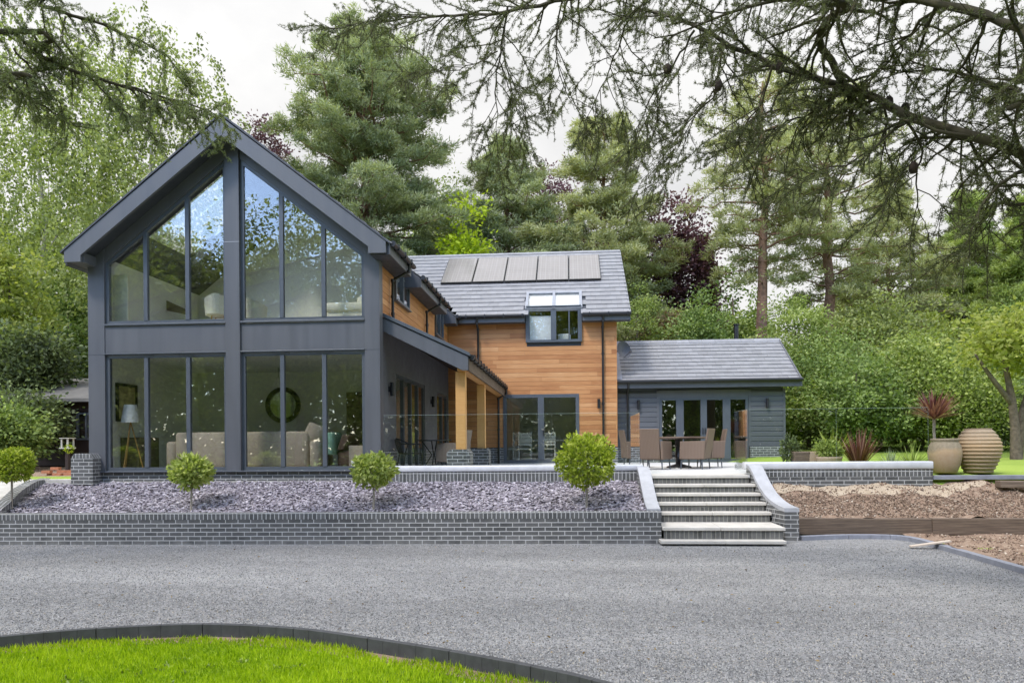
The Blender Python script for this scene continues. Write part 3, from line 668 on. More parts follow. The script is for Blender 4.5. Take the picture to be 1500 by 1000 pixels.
def window(parent, poly, axis, y0, y1, mull=(), fw=.075, mw=.08, glass='glass', name='window', sash=0, handles=()):
    """frame polygon, mullions at the given positions, a pane as sub-part"""
    m=MB(); inn=inset(poly,fw); m.ring(poly,inn,axis,y0,y1)
    zs=[p[1] for p in inn]; zb=min(zs)
    def ztop(x):
        best=None; n=len(inn)
        for i in range(n):
            (xa,za),(xb,zb_)=inn[i],inn[(i+1)%n]
            if abs(xa-xb)>1e-6 and min(xa,xb)-1e-6<=x<=max(xa,xb)+1e-6:
                z=za+(zb_-za)*(x-xa)/(xb-xa); best=z if best is None else max(best,z)
        return best
    for mx in mull:
        w=mw
        if isinstance(mx,tuple): mx,w=mx
        a,b=mx-w/2,mx+w/2; m.prism([(a,zb),(b,zb),(b,ztop(b)),(a,ztop(a))],axis,y0-.012 if y1>y0 else y0+.012,y1-.004)
    f=m.build(name,MT['frame'],parent)
    g=MB(); mid=(y0+y1)/2; s=.006; g.prism(inset(poly,fw*.8),axis,mid-s,mid+s); g.build('pane',MT[glass],f)
    for h in handles:
        k=MB(); k.box(*h); k.build('handle',MT['black'],f)
    return f

# gable cladding
G=14.5
m=MB()
def topz(x): return zt_(x)-.30
m.prism([(-10.2,1.22),(-9.83,1.22),(-9.83,topz(-9.83)),(-10.2,topz(-10.2))],'y',G-.03,G+.22)
m.prism([(-4.2,1.0),(-3.88,1.0),(-3.88,topz(-3.88)),(-4.2,topz(-4.2))],'y',G-.03,G+.22)
m.prism([(-7.155,1.22),(-6.845,1.22),(-6.845,topz(-6.845)),(-7.0,topz(-7.0)),(-7.155,topz(-7.155))],'y',G-.06,G+.22)
for a,b in ((-9.83,-7.155),(-6.845,-4.2)):
    m.prism([(a,7.86-.783*abs(a-X0)),(b,7.86-.783*abs(b-X0)),(b,topz(b)),(a,topz(a))],'y',G-.015,G+.2)
    m.box(a,b,G-.015,G+.2,3.72,4.3)
m.build('gable_cladding',MT['metal'],H,bevel=.004)
m=MB()
for a,b in ((-9.83,-7.158),(-6.842,-4.2)):
    m.box(a,b,G-.06,G-.016,4.3,4.335); m.box(a-.02,b+.02 if b<-5 else b,G-.05,G-.016,3.69,3.715)
m.box(-9.95,-3.9,G-.08,G+.1,1.195,1.222)
m.build('sill_trim',MT['frame'],H,bevel=.004)
m=MB(); m.box(-7.16,-6.84,G-.064,G-.0605,5.985,6.0); m.build('cladding_joint',MT['lead'],H)
for xj in (-10.2,-4.2):
    m=MB(); m.box(xj,xj+(.37 if xj<-9 else .32),G-.033,G-.0302,3.69,3.698); m.build('cladding_joint',MT['soffit'],H)
m=MB(); m.box(-10.19,-3.89,G+.002,G+.22,1.005,1.193); m.build('brick_plinth',MT['brick'],H)
m=MB(); m.box(-10.19,-3.89,G-.015,G+.2,.8,1.003); m.build('concrete_footing',MT['concrete'],H)
for a,b,mu in ((-9.83,-7.155,(-8.94,-8.015)),(-6.845,-4.2,(-5.971,-5.075))):
    zl=lambda x: 7.86-.783*abs(x-X0)
    window(H,[(a,4.335),(b,4.335),(b,zl(b)),(a,zl(a))],'y',G+.02,G+.09,mu,.07,.085,'glass_gable')
    window(H,[(a,1.222),(b,1.222),(b,3.69),(a,3.69)],'y',G+.02,G+.09,mu,.075,.085,'glass_gable')
    for xm in mu:
        m=MB(); m.box(xm-.16,xm+.16,G+.0,G+.019,3.645,3.665); m.build('trickle_vent',MT['metal'],H)

# front roof
def roof_tiles(mb, o, u, v, width, length, gauge=.33, tw=.335, skip=None, th=.018):
    """courses of flat tiles; o lower corner, u along eave, v up the slope (unit vectors)"""
    o,u,v=(np.array(q,float) for q in (o,u,v)); n=np.cross(u,v)
    if n[2]<0: n=-n
    rows=int(math.ceil(length/gauge)); cols=int(math.ceil(width/tw))
    for r in range(rows):
        for c in range(-1,cols+1):
            a=max(0,(c+(.5 if r%2 else 0))*tw+.002); b=min(width,(c+1+(.5 if r%2 else 0))*tw-.002)
            if b-a<.03: continue
            l0=r*gauge; l1=min(length,l0+gauge*1.15)
            cpt=o+u*(a+b)/2+v*(l0+.5*gauge)
            if skip and skip(cpt): continue
            j=rnd.uniform(0,.004)
            P=lambda s_,l_,h: o+u*s_+v*l_+n*h
            mb.hexa([P(a,l0,.012),P(b,l0,.012),P(b,l1,0),P(a,l1,0)],[P(a,l0,.012+th+j),P(b,l0,.012+th+j),P(b,l1,.004+j),P(a,l1,.004+j)],0,rnd.random())
k_=math.hypot(1,.783)
m=MB()
def lslab(xa,xb,ya,yb): m.prism([(xa,zt_(xa)-.02),(xb,zt_(xb)-.02),(xb,zt_(xb)-.3),(xa,zt_(xa)-.3)],'y',ya,yb)
lslab(-10.4,-9.5,14.07,27.4); lslab(-7.6,X0,14.07,27.4); lslab(-9.5,-7.6,14.07,15.2); lslab(-9.5,-7.6,17.34,27.4)
m.prism([(X0,8.44),(-3.95,zt_(-3.95)-.02),(-3.95,zt_(-3.95)-.3),(X0,8.14)],'y',14.07,31.0)
eav=[(-3.95,zt_(-3.95)-.02),(-3.58,zt_(-3.58)-.02),(-3.58,5.53),(-3.95,5.53)]
for a,b in ((14.07,16.02),(17.08,20.75),(22.3,22.9)): m.prism(eav,'y',a,b)
rf=m.build('roof',MT['soffit'],H)
for ya in (15.2,16.27):  # unseen rooflights, added in the hidden slope to bring daylight into the upper room
    m=MB(); m.hexa([(-9.5,ya,zt_(-9.5)),(-9.5,ya+1.06,zt_(-9.5)),(-7.6,ya+1.06,zt_(-7.6)),(-7.6,ya,zt_(-7.6))],[(-9.5,ya,zt_(-9.5)+.03),(-9.5,ya+1.06,zt_(-9.5)+.03),(-7.6,ya+1.06,zt_(-7.6)+.03),(-7.6,ya,zt_(-7.6)+.03)]); m.build('roof_window',MT['glass'],rf)
m=MB()
roof_tiles(m,(-3.53,14.08,zt_(-3.53)),(0,1,0),(-1/k_,0,.783/k_),13.3,3.45*k_,skip=lambda p:(p[0]>-3.97 and (16.0<p[1]<17.1 or 20.75<p[1]<22.3)))
roof_tiles(m,(-10.45,14.08,zt_(-10.45)),(0,1,0),(1/k_,0,.783/k_),13.3,3.43*k_,skip=lambda p:-9.55<p[0]<-7.55 and 15.15<p[1]<17.4)
m.build('roof_tiles',MT['tile'],rf)
# barge boards
bl=[(X0,8.40),(-10.38,zt_(-10.38)-.03),(-10.38,5.55),(-10.02,5.55),(-10.02,zt_(-10.02)-.41),(X0,8.02)]
br=[(2*X0-p[0],p[1]) for p in bl]
m=MB(); m.prism(bl,'y',14.0,14.066); m.build('verge_board',MT['metal'],rf,bevel=.004)
m=MB(); m.prism(br,'y',14.001,14.067); m.build('verge_board',MT['metal'],rf,bevel=.004)
m=MB()
for s in (-1,1):
    m.prism([(X0,8.475),(X0+s*3.45,8.475-.783*3.45),(X0+s*3.45,8.435-.783*3.45),(X0,8.435)],'y',13.98,14.09+.002*s)
m.build('verge_cap',MT['soffit'],rf)
m=MB(); m.box(-10.38,-10.0,14.07,27.4,5.56,5.76); m.build('eave_box',MT['metal'],rf)
for a,b in ((14.07,16.0),(17.09,20.74),(22.31,22.7)):
    m=MB(); m.box(-3.577,-3.555,a,b,5.535,5.74); m.build('fascia',MT['metal'],rf)
for a,b in ((14.1,16.03),(17.05,20.78),(22.3,22.72)):
    m=MB(); pts=[(-3.5,a,5.755),(-3.5,b,5.755)]; m.tube(pts,.058,10)
    for q in np.arange(a+.3,b,.6): m.box(-3.565,-3.435,q,q+.03,5.69,5.82)
    m.build('gutter',MT['black'],rf)

# side wall of the front wing (cedar above the lean-to, grey render below)
def boards(mb, x0,x1,z0,z1, face, axis='y', bh=.135, gap=.007, holes=(), th=.02, mean=1.9, tshift=0.0):
    """horizontal boards on a wall plane; holes: (a0,a1,z0,z1)"""
    z=z0
    while z<z1-.01:
        zb=min(z+bh-gap,z1); segs=[(x0,x1)]
        for (a,b,c,d) in holes:
            if c<zb-.02 and d>z+.02:
                segs=[q for (p,r) in segs for q in ((p,min(r,a)),(max(p,b),r)) if q[1]-q[0]>.03]
        for (p,r) in segs:
            q=p-rnd.uniform(0,mean)
            while q<r:
                e=min(r,q+mean*rnd.uniform(.8,1.5)); s=max(p,q)
                if e-s>.02:
                    t=min(1,max(0,rnd.gauss(.5+tshift,.22))); j=rnd.uniform(0,.0035)
                    if axis=='y': mb.box(s+.0012,e-.0012,face-j,face+th,z,zb,0,t)
                    else: mb.box(face-th,face+j,s+.0012,e-.0012,z,zb,0,t)
                q=e
        z+=bh
SX=-3.95
m=MB(); m.box(SX-.25,SX-.03,14.73,15.98,4.25,5.75); m.box(SX-.25,SX-.03,17.42,20.88,4.25,5.75); m.box(SX-.25,SX-.03,22.18,23.19,4.25,5.75)
m.box(SX-.25,SX-.03,15.98,17.42,4.25,5.0); m.box(SX-.25,SX-.03,20.88,22.18,4.25,4.96)
m.build('side_wall',MT['soffit'],H)
m=MB(); boards(m,14.73,23.17,4.2,5.6,SX-.005,'x',holes=((15.98,17.42,5.0,7),(20.88,22.18,4.96,7)))
m.build('timber_cladding',MT['timber'],H)
m=MB()
DS=[(16.1,19.35,3.35),(21.15,22.95,3.3)]
m.box(SX-.25,SX,14.73,16.1,1.6,4.4); m.box(SX-.25,SX,19.35,21.15,1.6,4.4); m.box(SX-.25,SX,22.95,23.19,1.6,4.4)
m.box(SX-.25,SX-.001,16.1,19.35,3.35,4.4); m.box(SX-.25,SX-.001,21.15,22.95,3.3,4.4)
m.build('rendered_wall',MT['render'],H)
m=MB(); m.box(SX-.25,SX+.02,14.73,16.1,1.1,1.598); m.build('brick_plinth',MT['brick'],H); m=MB(); m.box(SX-.25,SX+.02,19.35,21.15,1.1,1.598); m.build('brick_plinth',MT['brick'],H)
window(H,[(16.1,1.1),(19.35,1.1),(19.35,3.35),(16.1,3.35)],'x',SX-.02,SX-.09,((16.92,.12),(17.72,.12),(18.53,.12)),.08,.1,'glass_gable','folding_door')
window(H,[(21.15,1.1),(22.95,1.1),(22.95,3.3),(21.15,3.3)],'x',SX-.02,SX-.09,((22.05,.12),),.1,.1,'glass','patio_door')
for a,b,z0,z1 in ((16.0,17.4,5.02,5.98),(20.9,22.16,4.98,5.88)):
    f=window(H,[(a,z0),(b,z0),(b,z1),(a,z1)],'x',SX+.05,SX-.03,((a+b)/2,),.06,.08,'glass')
    m=MB(); m.box(SX-.02,SX+.09,a-.03,b+.03,z0-.03,z0-.002); m.build('sill',MT['metal'],f)
    m=MB(); zz=zt_(SX); m.hexa([(SX+.1,a-.05,z1),(SX+.1,b+.05,z1),(SX-1.0,b+.05,z1+.86),(SX-1.0,a-.05,z1+.86)],[(SX+.1,a-.05,z1+.08),(SX+.1,b+.05,z1+.08),(SX-1.0,b+.05,z1+.94),(SX-1.0,a-.05,z1+.94)])
    m.build('roof_window',MT['metal'],rf)
    m=MB(); m.box(SX-.35,SX-.32,a+.1,b-.1,z0+.05,z1); m.build('blind',MT['blind'],f)
def pipe(pts,r=.036,m_='black'):
    m=MB(); m.tube(pts,r,8)
    for q in pts[1:-1]: m.tube([(q[0],q[1],q[2]-.03),(q[0],q[1],q[2]+.03)],r*1.3,8)
    m.build('downpipe',MT[m_],H)
for yy in (15.6,19.4):
    zf=4.42+.02
    pipe([(-3.5,yy,5.72),(-3.52,yy,5.55),(-3.88,yy-.02,5.36),(-3.88,yy-.02,5.0),(-3.88,yy-.02,4.62),(-3.86,yy-.02,4.47)],.034)

# lean-to with oak posts
lt=MB(); LA=[(-3.945,4.44),(-2.1,3.575),(-2.1,3.4),(-3.945,4.25)]
lt.prism(LA,'y',14.84,23.17); lr=lt.build('lean_to_roof',MT['soffit'],H)
m=MB(); s_=math.hypot(1.85,.865); roof_tiles(m,(-2.06,14.84,3.575),(0,1,0),(-1.85/s_,0,.865/s_),8.3,s_*1.0); m.build('roof_tiles',MT['tile'],lr)
m=MB(); m.prism([(-3.9,4.40),(-2.1,3.555),(-2.1,3.27),(-2.22,3.27),(-3.9,4.12)],'y',14.78,14.838); m.build('verge_board',MT['metal'],lr,bevel=.004)
m=MB(); m.prism([(-3.9,4.5),(-2.06,3.63),(-2.06,3.56),(-3.9,4.42)],'y',14.745,14.85); m.build('verge_cap',MT['frame'],lr,bevel=.004)
m=MB(); m.box(-2.12,-2.085,14.845,23.16,3.27,3.52,0,.4); m.build('fascia',MT['oldwood'],lr)
m=MB(); m.tube([(-2.03,14.84,3.545),(-2.03,23.1,3.545)],.055,10)
for q in np.arange(15.0,23,.55): m.box(-2.095,-1.97,q,q+.03,3.48,3.61)
m.build('gutter',MT['black'],lr)
m=MB(); m.box(-2.35,-2.17,14.9,23.1,3.28,3.375,0,.2); m.build('beam',MT['oak'],lr)
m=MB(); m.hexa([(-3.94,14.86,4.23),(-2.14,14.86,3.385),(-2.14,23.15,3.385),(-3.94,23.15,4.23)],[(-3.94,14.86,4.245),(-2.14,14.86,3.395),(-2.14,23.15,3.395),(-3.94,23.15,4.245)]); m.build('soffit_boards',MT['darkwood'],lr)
for y in (15.1,18.6):
    m=MB(); m.box(-2.42,-2.21,y,y+.2,1.625,3.279,0,.55 if y<16 else .75); m.build('post',MT['oak'],H,bevel=.006)
    m=MB(); m.box(-2.6,-2.1,y-.12,y+.36,1.1,1.55); m.prism([(-2.6,1.55),(-2.54,1.622),(-2.16,1.622),(-2.1,1.55)],'y',y-.12,y+.36); m.build('post_base',MT['brick'],H,bevel=.006)

# cedar wing facing the camera
MY=23.2
DO=(-2.155,.3,1.1,3.33); WO=(-1.35,.36,5.0,6.3)
m=MB()
for a,b,c,d in ((SX,-2.155,1.1,5.66),(.3,1.5,1.1,5.66),(-2.155,.3,3.33,5.0),(-2.155,-1.35,5.0,5.66),(.36,.301,5,5.66)):
    if b>a: m.box(a,b,MY+.02,MY+.3,c,d)
m.box(1.22,1.5,MY+.3,31.6,1.0,8.0 if False else 5.8); m.prism([(MY+.3,5.8),(31.3,5.8),(27.4,8.7)],'x',1.22,1.5)
m.build('wall',MT['soffit'],H)
m=MB(); boards(m,SX,1.515,1.62,5.63,MY,'y',bh=.142,holes=(DO,(WO[0]-.02,WO[1]+.02,5.0,7)),mean=2.4)
m.box(1.5,1.522,MY-.002,MY+.4,1.62,5.63,0,.6)
boards(m,MY+.42,31.5,1.62,5.63,1.53,'x',bh=.142,mean=2.4)
m.build('timber_cladding',MT['timber'],H)
m=MB(); m.box(SX,-2.157,MY-.03,MY+.019,1.08,1.6); m.build('brick_plinth',MT['brick'],H); m=MB(); m.box(.302,1.53,MY-.03,MY+.019,1.08,1.6); m.build('brick_plinth',MT['brick'],H)
window(H,[(-2.155,1.1),(.3,1.1),(.3,3.33),(-2.155,3.33)],'y',MY-.02,MY+.06,((-.93,.2),),.11,.2,'glass','patio_door',handles=((-.87,-.84,MY-.075,MY-.035,2.0,2.2),))
# window breaking through the eave with roof lights above
pz=lambda y: 5.86+.70*(y-22.85)
f=window(H,[(-1.35,5.0),(.36,5.0),(.36,6.13),(-1.35,6.13)],'y',MY-.09,MY-.0,((-.5,.17),),.08,.17,'glass')
m=MB(); m.box(-.02,.02,MY-.08,MY-.01,5.08,6.05); m.build('sash_rail',MT['frame'],f)
m=MB(); m.box(-1.27,-.58,MY+.03,MY+.04,5.08,5.86); m.build('blind',MT['blind'],f)
m=MB(); m.box(-1.38,.39,MY-.14,MY-.02,6.13,6.17); m.box(-1.40,-1.352,MY-.09,MY+.3,5.0,6.15); m.box(.362,.41,MY-.09,MY+.3,5.0,6.15); m.build('head_trim',MT['frame'],f,bevel=.004)
m=MB(); m.rbox(.0-.46+.1,-.36+.4,MY+.25,MY+.5,5.02,5.32,.05); m.build('lampshade',MT['white'],f)
# roof
nn=np.array((0,-.70,1))/math.hypot(1,.7); kk=math.hypot(1,.7)
m=MB()
m.prism([(22.85,5.84),(27.33,8.976),(27.33,8.68),(23.2,5.8),(23.2,5.62),(22.85,5.62)],'x',-3.57,-1.42)
m.prism([(22.85,5.84),(27.33,8.976),(27.33,8.68),(23.2,5.8),(23.2,5.62),(22.85,5.62)],'x',.43,1.9)
m.prism([(24.12,pz(24.12)-.02),(27.33,8.976),(27.33,8.68),(24.12,pz(24.12)-.3)],'x',-1.42,.43)
m.prism([(27.33,8.976),(31.8,5.84),(31.8,5.6),(27.33,8.68)],'x',-10.6,1.9)
m.prism([(24.0,pz(24.0)-.02),(27.33,8.976),(27.33,8.68),(24.0,pz(24.0)-.3)],'x',-10.6,-3.57)
rm=m.build('roof',MT['soffit'],H)
m=MB(); roof_tiles(m,(-9.0,22.80,pz(22.80)),(1,0,0),(0,1/kk,.7/kk),10.95,4.53*kk,.335,.335,skip=lambda p:(-1.42<p[0]<.43 and p[1]<24.12) or (p[0]<-3.6-(p[1]-22.8)*.9))
m.build('roof_tiles',MT['tile'],rm)
m=MB()
for i in range(26):
    a=-9.5+i*.44; m.prism([(27.18,8.90),(27.33,9.03),(27.48,8.90),(27.48,8.87),(27.33,8.99),(27.18,8.87)],'x',a,a+.435,0,rnd.random())
m.build('ridge_tiles',MT['ridge'],rm)
m=MB(); m.prism([(22.83,5.87),(27.33,9.01),(27.33,8.66),(23.1,5.7),(23.1,5.6),(22.83,5.6)],'x',1.902,1.93); m.build('verge_board',MT['metal'],rm)
m=MB(); m.box(-3.55,-1.42,22.83,22.849,5.62,5.83); m.build('fascia',MT['metal'],rm); m=MB(); m.box(.43,1.9,22.83,22.849,5.62,5.83); m.build('fascia',MT['metal'],rm)
for a,b in ((-3.5,-1.42),(.43,1.95)):
    m=MB(); m.tube([(a,22.77,5.815),(b,22.77,5.815)],.058,10)
    for q in np.arange(a+.2,b,.6): m.box(q,q+.03,22.70,22.835,5.75,5.87)
    m.build('gutter',MT['black'],rm)
def onroof(x,y,h): p=np.array((x,y,pz(y)))+nn*h; return tuple(p)
def slab(mb,x0,x1,y0,y1,h0,h1,mm=0,t=.5):
    mb.hexa([onroof(x0,y0,h0),onroof(x1,y0,h0),onroof(x1,y1,h0),onroof(x0,y1,h0)],[onroof(x0,y0,h1),onroof(x1,y0,h1),onroof(x1,y1,h1),onroof(x0,y1,h1)],mm,t)
m=MB(); slab(m,-1.42,-1.33,23.1,24.2,-.05,.07); slab(m,.34,.43,23.1,24.2,-.05,.07); slab(m,-.54,-.45,23.1,24.2,-.05,.075); slab(m,-1.33,.34,24.08,24.2,-.05,.068)
slab(m,-1.33,.34,23.1,23.18,-.05,.066)
rw=m.build('roof_window',MT['lead'],rm,bevel=.004)
m=MB(); slab(m,-1.33,-.54,23.18,24.08,.02,.032); slab(m,-.45,.34,23.18,24.08,.02,.032); m.build('pane',MT['glass'],rw)
m=MB(); slab(m,-1.33,-.54,23.18,24.08,-.05,-.04); slab(m,-.45,.34,23.18,24.08,-.05,-.04); m.build('blind',MT['blind'],rw)
# solar panels: corners read from the roof plane
def onplane(x,y):
    d=_ray(x,y); # z = 5.86+.7*(Y-22.85)
    t=(5.86-.7*22.85-EYE)/(d[2]-.7*d[1]); return d[0]*t,d[1]*t
Xa,Ya=onplane(648,418); Xb,Yb=onplane(879,412); Xc,Yc=onplane(655,384); Xd,Yd=onplane(879,375.5)
yl,yh=(Ya+Yb)/2,(Yc+Yd)/2; xl,xr=(Xa+Xc)/2,(Xb+Xd)/2
for i in range(5):
    a=xl+(xr-xl)*i/5; b=xl+(xr-xl)*(i+1)/5
    m=MB(); slab(m,a+.012,b-.012,yl,yh,.04,.1); sp=m.build('solar_panel',MT['dark'],H)
    m=MB(); slab(m,a+.032,b-.032,yl+.02,yh-.02,.1005,.104); m.build('cells',MT['solar'],sp)
pipe([(-2.95,22.77,5.78),(-2.95,22.8,5.6),(-2.95,23.12,5.45),(-2.95,23.12,4.6),(-2.95,23.12,3.92)])
pipe([(1.07,22.77,5.78),(1.07,22.8,5.6),(1.07,23.12,5.45),(1.07,23.12,4.6),(1.07,23.12,3.0),(1.07,23.12,1.1)])
pipe([(-2.03,22.95,3.5),(-2.03,22.95,3.36),(-2.3,23.1,3.2),(-2.3,23.1,2.2),(-2.3,23.1,1.1)])
def wall_lamp(x,y,z,ax='y',parent=H):
    m=MB(); d=-1 if ax=='y' else 1
    if ax=='y': m.box(x-.035,x+.035,y-.03,y,z-.06,z+.06); m.tube([(x,y-.075,z-.15),(x,y-.075,z+.15)],.045,10)
    else: m.box(x,x+.03,y-.035,y+.035,z-.06,z+.06); m.tube([(x+.075,y,z-.15),(x+.075,y,z+.15)],.045,10)
    m.build('wall_lamp',MT['black'],parent)
wall_lamp(.93,MY-.004,3.0); wall_lamp(SX,15.45,2.95,'x'); wall_lamp(SX,20.2,2.95,'x'); wall_lamp(-2.75,MY-.004,2.75)
# dish
sd_=MB(); c0=np.array((1.72,23.45,4.72)); ax_=unit(np.array((.55,-1,.25))); u=unit(np.cross(ax_,(0,0,1))); w=np.cross(u,ax_)
rings=[[tuple(c0+ax_*(.09*(r/.26)**2)+u*r*math.cos(q)+w*r*1.15*math.sin(q)) for q in np.linspace(0,2*math.pi,20,endpoint=False)] for r in (.01,.12,.2,.26)]
V=[p for rr in rings for p in rr]; sd_.idx(V,[(i*20+j,i*20+(j+1)%20,(i+1)*20+(j+1)%20,(i+1)*20+j) for i in range(3) for j in range(20)],0,.5,True)
sd_.tube([tuple(c0),(1.53,23.45,4.7)],.025,6); sd_.tube([tuple(c0-w*.25),tuple(c0+ax_*.42-w*.18)],.012,5); sd_.tube([tuple(c0+ax_*.38-w*.18),tuple(c0+ax_*.48-w*.18)],.035,8)
sd_.build('satellite_dish',MT['sat'],H)

# rooms behind the glass
m=MB()
m.box(-10.19,-9.99,14.72,27,1.0,5.9); m.build('interior_wall',MT['wallin'],H); m=MB(); m.box(-4.32,-4.205,14.73,15.9,1.0,5.6)
m.build('interior_wall',MT['wallin'],H)
m=MB(); m.prism([(-9.99,1.22),(-4.21,1.22),(-4.21,topz(-4.21)-.06),(X0,topz(X0)-.06),(-9.99,topz(-9.99)-.06)],'y',18.6,18.7); m.build('interior_wall',MT['wallin'],H)
m=MB(); m.box(-4.3,-4.21,15.9,19.9,3.5,5.1); m.build('interior_wall',MT['wallin'],H)
m=MB(); m.box(-9.99,-4.21,14.72,19.9,1.0,1.22); m.box(-9.99,-4.21,14.72,19.9,3.75,4.28); m.build('floor',MT['floorin'],H)
m=MB(); m.box(-9.99,-4.21,14.75,19.9,3.70,3.745); m.prism([(X0,topz(X0)-.01),(-4.2,topz(-4.2)-.01),(-4.2,topz(-4.2)-.04),(X0,topz(X0)-.04)],'y',14.75,18.6); m.build('ceiling',MT['white'],H)
m=MB(); m.box(SX,1.2,27,27.1,1.0,5.6); m.box(SX,1.2,MY+.31,27,3.6,4.2); m.box(SX-.02,SX+.05,MY+.31,27,1.1,5.6); m.build('interior_wall',MT['wallin'],H)
m=MB(); m.box(SX,1.2,MY+.07,27,.98,1.11); m.build('floor',MT['floorin'],H)

# ------------------------------------------------------------------ annexe
A=thing('annexe','low dark grey weatherboarded annexe with slate roof at the right end of the house','annexe',(4.2,23.7,1.0))
AY=23.7
m=MB(); m.box(1.56,2.9,AY+.03,AY+.25,1.1,3.5); m.box(5.75,6.86,AY+.03,AY+.25,1.1,3.5); m.box(2.9,5.75,AY+.03,AY+.25,3.33,3.5); m.box(6.6,6.86,AY+.25,28,1.1,3.5); m.prism([(AY+.25,3.5),(28.0,3.5),(25.8,5.0)],'x',6.6,6.86); m.box(1.56,6.6,27.9,28.0,1.1,3.5)
m.build('wall',MT['soffit'],A)
def lap(mb,x0,x1,z0,z1,y,bh=.163):
    z=z0
    while z<z1-.03:
        zt=min(z+bh,z1); mb.prism([(y-.022,z),(y-.022,zt-.045),(y-.008,zt-.034),(y-.002,zt-.012),(y-.001,zt),(y+.03,zt),(y+.03,z)],'x',x0,x1,0,rnd.random()); z+=bh
m=MB(); lap(m,1.56,2.84,1.6,3.42,AY); m.build('weatherboarding',MT['metal2'],A)
m=MB(); lap(m,5.83,6.84,1.6,3.42,AY); m.build('weatherboarding',MT['metal2'],A)
m=MB(); m.box(6.84,6.91,AY-.035,AY+.06,1.6,3.44); m.box(2.83,2.905,AY-.03,AY+.03,1.6,3.42); m.box(5.755,5.835,AY-.03,AY+.03,1.6,3.42); m.box(2.906,5.754,AY-.025,AY+.029,3.2,3.43)
m.build('corner_trim',MT['metal'],A)
m=MB(); m.box(1.56,2.9,AY-.12,AY+.03,1.05,1.59); m.build('brick_plinth',MT['brick'],A); m=MB(); m.box(5.78,7.0,AY-.12,AY+.03,1.05,1.59); m.box(6.865,7.0,AY+.03,28,1.05,1.59); m.build('brick_plinth',MT['brick'],A)
window(A,[(2.91,1.1),(5.75,1.1),(5.75,3.2),(2.91,3.2)],'y',AY-.015,AY+.06,((3.57,.24),(4.33,.2),(5.06,.24)),.09,.2,'glass','patio_door',handles=((4.28,4.30,AY-.07,AY-.03,2.0,2.2),(4.36,4.38,AY-.07,AY-.03,2.0,2.2)))
m=MB(); m.prism([(23.35,3.715),(25.75,5.29),(28.2,3.715),(28.2,3.5),(25.75,5.05),(23.6,3.62),(23.6,3.5),(23.35,3.5)],'x',1.54,7.28); ar=m.build('roof',MT['soffit'],A)
ka=math.hypot(2.4,1.575)
m=MB(); roof_tiles(m,(1.54,23.31,3.69),(1,0,0),(0,2.4/ka,1.575/ka),5.78,ka*1.005,.262,.3); m.build('roof_tiles',MT['tile'],ar)
m=MB()
for i in range(13):
    a=1.54+i*.445; m.prism([(25.6,5.24),(25.75,5.355),(25.9,5.24),(25.9,5.2),(25.75,5.31),(25.6,5.2)],'x',a,min(7.33,a+.44),0,rnd.random())
m.build('ridge_tiles',MT['ridge'],ar)
m=MB(); m.prism([(23.3,3.74),(25.75,5.345),(25.75,5.0),(23.6,3.6),(23.6,3.49),(23.3,3.49)],'x',7.282,7.33); m.build('verge_board',MT['metal'],ar)
m=MB(); m.box(1.54,7.3,23.32,23.349,3.49,3.67); m.build('fascia',MT['metal'],ar)
m=MB(); m.tube([(1.54,23.25,3.70),(7.33,23.25,3.70)],.055,10); m.build('gutter',MT['black'],ar)
m=MB(); m.hexa([(1.535,23.4,3.78),(1.7,23.4,3.78),(1.7,25.7,5.29),(1.535,25.7,5.29)],[(1.535,23.4,3.8),(1.7,23.4,3.8),(1.7,25.7,5.31),(1.535,25.7,5.31)]); m.build('flashing',MT['lead'],ar)
m=MB(); m.tube([(5.98,26.3,4.9),(5.98,26.3,5.93)],.085,14); m.tube([(5.98,26.3,5.93),(5.98,26.3,5.96)],.12,14); m.build('flue',MT['black'],A)
m=MB(); m.tube([(1.885,23.25,3.68),(1.885,23.3,3.5),(1.885,23.62,3.38),(1.885,23.62,2.2),(1.885,23.55,1.1)],.034,8); m.build('downpipe',MT['black'],A)
wall_lamp(2.235,AY-.02,2.97,'y',A); wall_lamp(6.33,AY-.02,2.98,'y',A)
m=MB(); m.box(2.8,6.6,AY+.07,27.9,1.0,1.11); m.build('floor',MT['floorin'],A)

# ------------------------------------------------------------------ terrace furniture
def rattan_chair(label, loc, rz, group, mat='wicker'):
    t=thing('rattan_chair',label,'chair',loc,rz if rz else 1e-6,group)
    m=MB(); m.rbox(-.27,.27,-.25,.28,.23,.43,.03); m.build('seat',MT[mat],t)
    m=MB(); m.rbox(-.24,.24,-.2,.27,.432,.475,.02); m.build('cushion',MT[mat],t)
    m=MB(); m.hexa([(-.25,-.31,.25),(.25,-.31,.25),(.25,-.25,.25),(-.25,-.25,.25)],[(-.26,-.43,.96),(.26,-.43,.96),(.26,-.385,.96),(-.26,-.385,.96)]); m.build('backrest',MT[mat],t,bevel=.015)
    for s in (-1,1):
        m=MB(); m.hexa([(s*.3-.03,-.33,.24),(s*.3+.03,-.33,.24),(s*.3+.03,.27,.24),(s*.3-.03,.27,.24)],[(s*.3-.03,-.36,.67),(s*.3+.03,-.36,.67),(s*.3+.03,.25,.66),(s*.3-.03,.25,.66)]); m.build('armrest',MT[mat],t,bevel=.012)
        for y in (-.26,.23):
            m=MB(); m.tube([(s*.27,y,.25),(s*.285,y*1.06,0)],[.02,.014],6); m.build('leg',MT['frame'],t)
    return t
G1='rattan chairs round the terrace dining table'
rattan_chair('brown rattan armchair left of the dining table, seen through the glass rail',(1.72,18.7,TZ),R(-80),G1)
rattan_chair('brown rattan armchair with its back to the steps, near left of the table',(2.02,17.35,TZ),R(-28),G1)
rattan_chair('brown rattan armchair at the near right of the dining table, turned to the left',(2.98,17.5,TZ),R(62),G1)
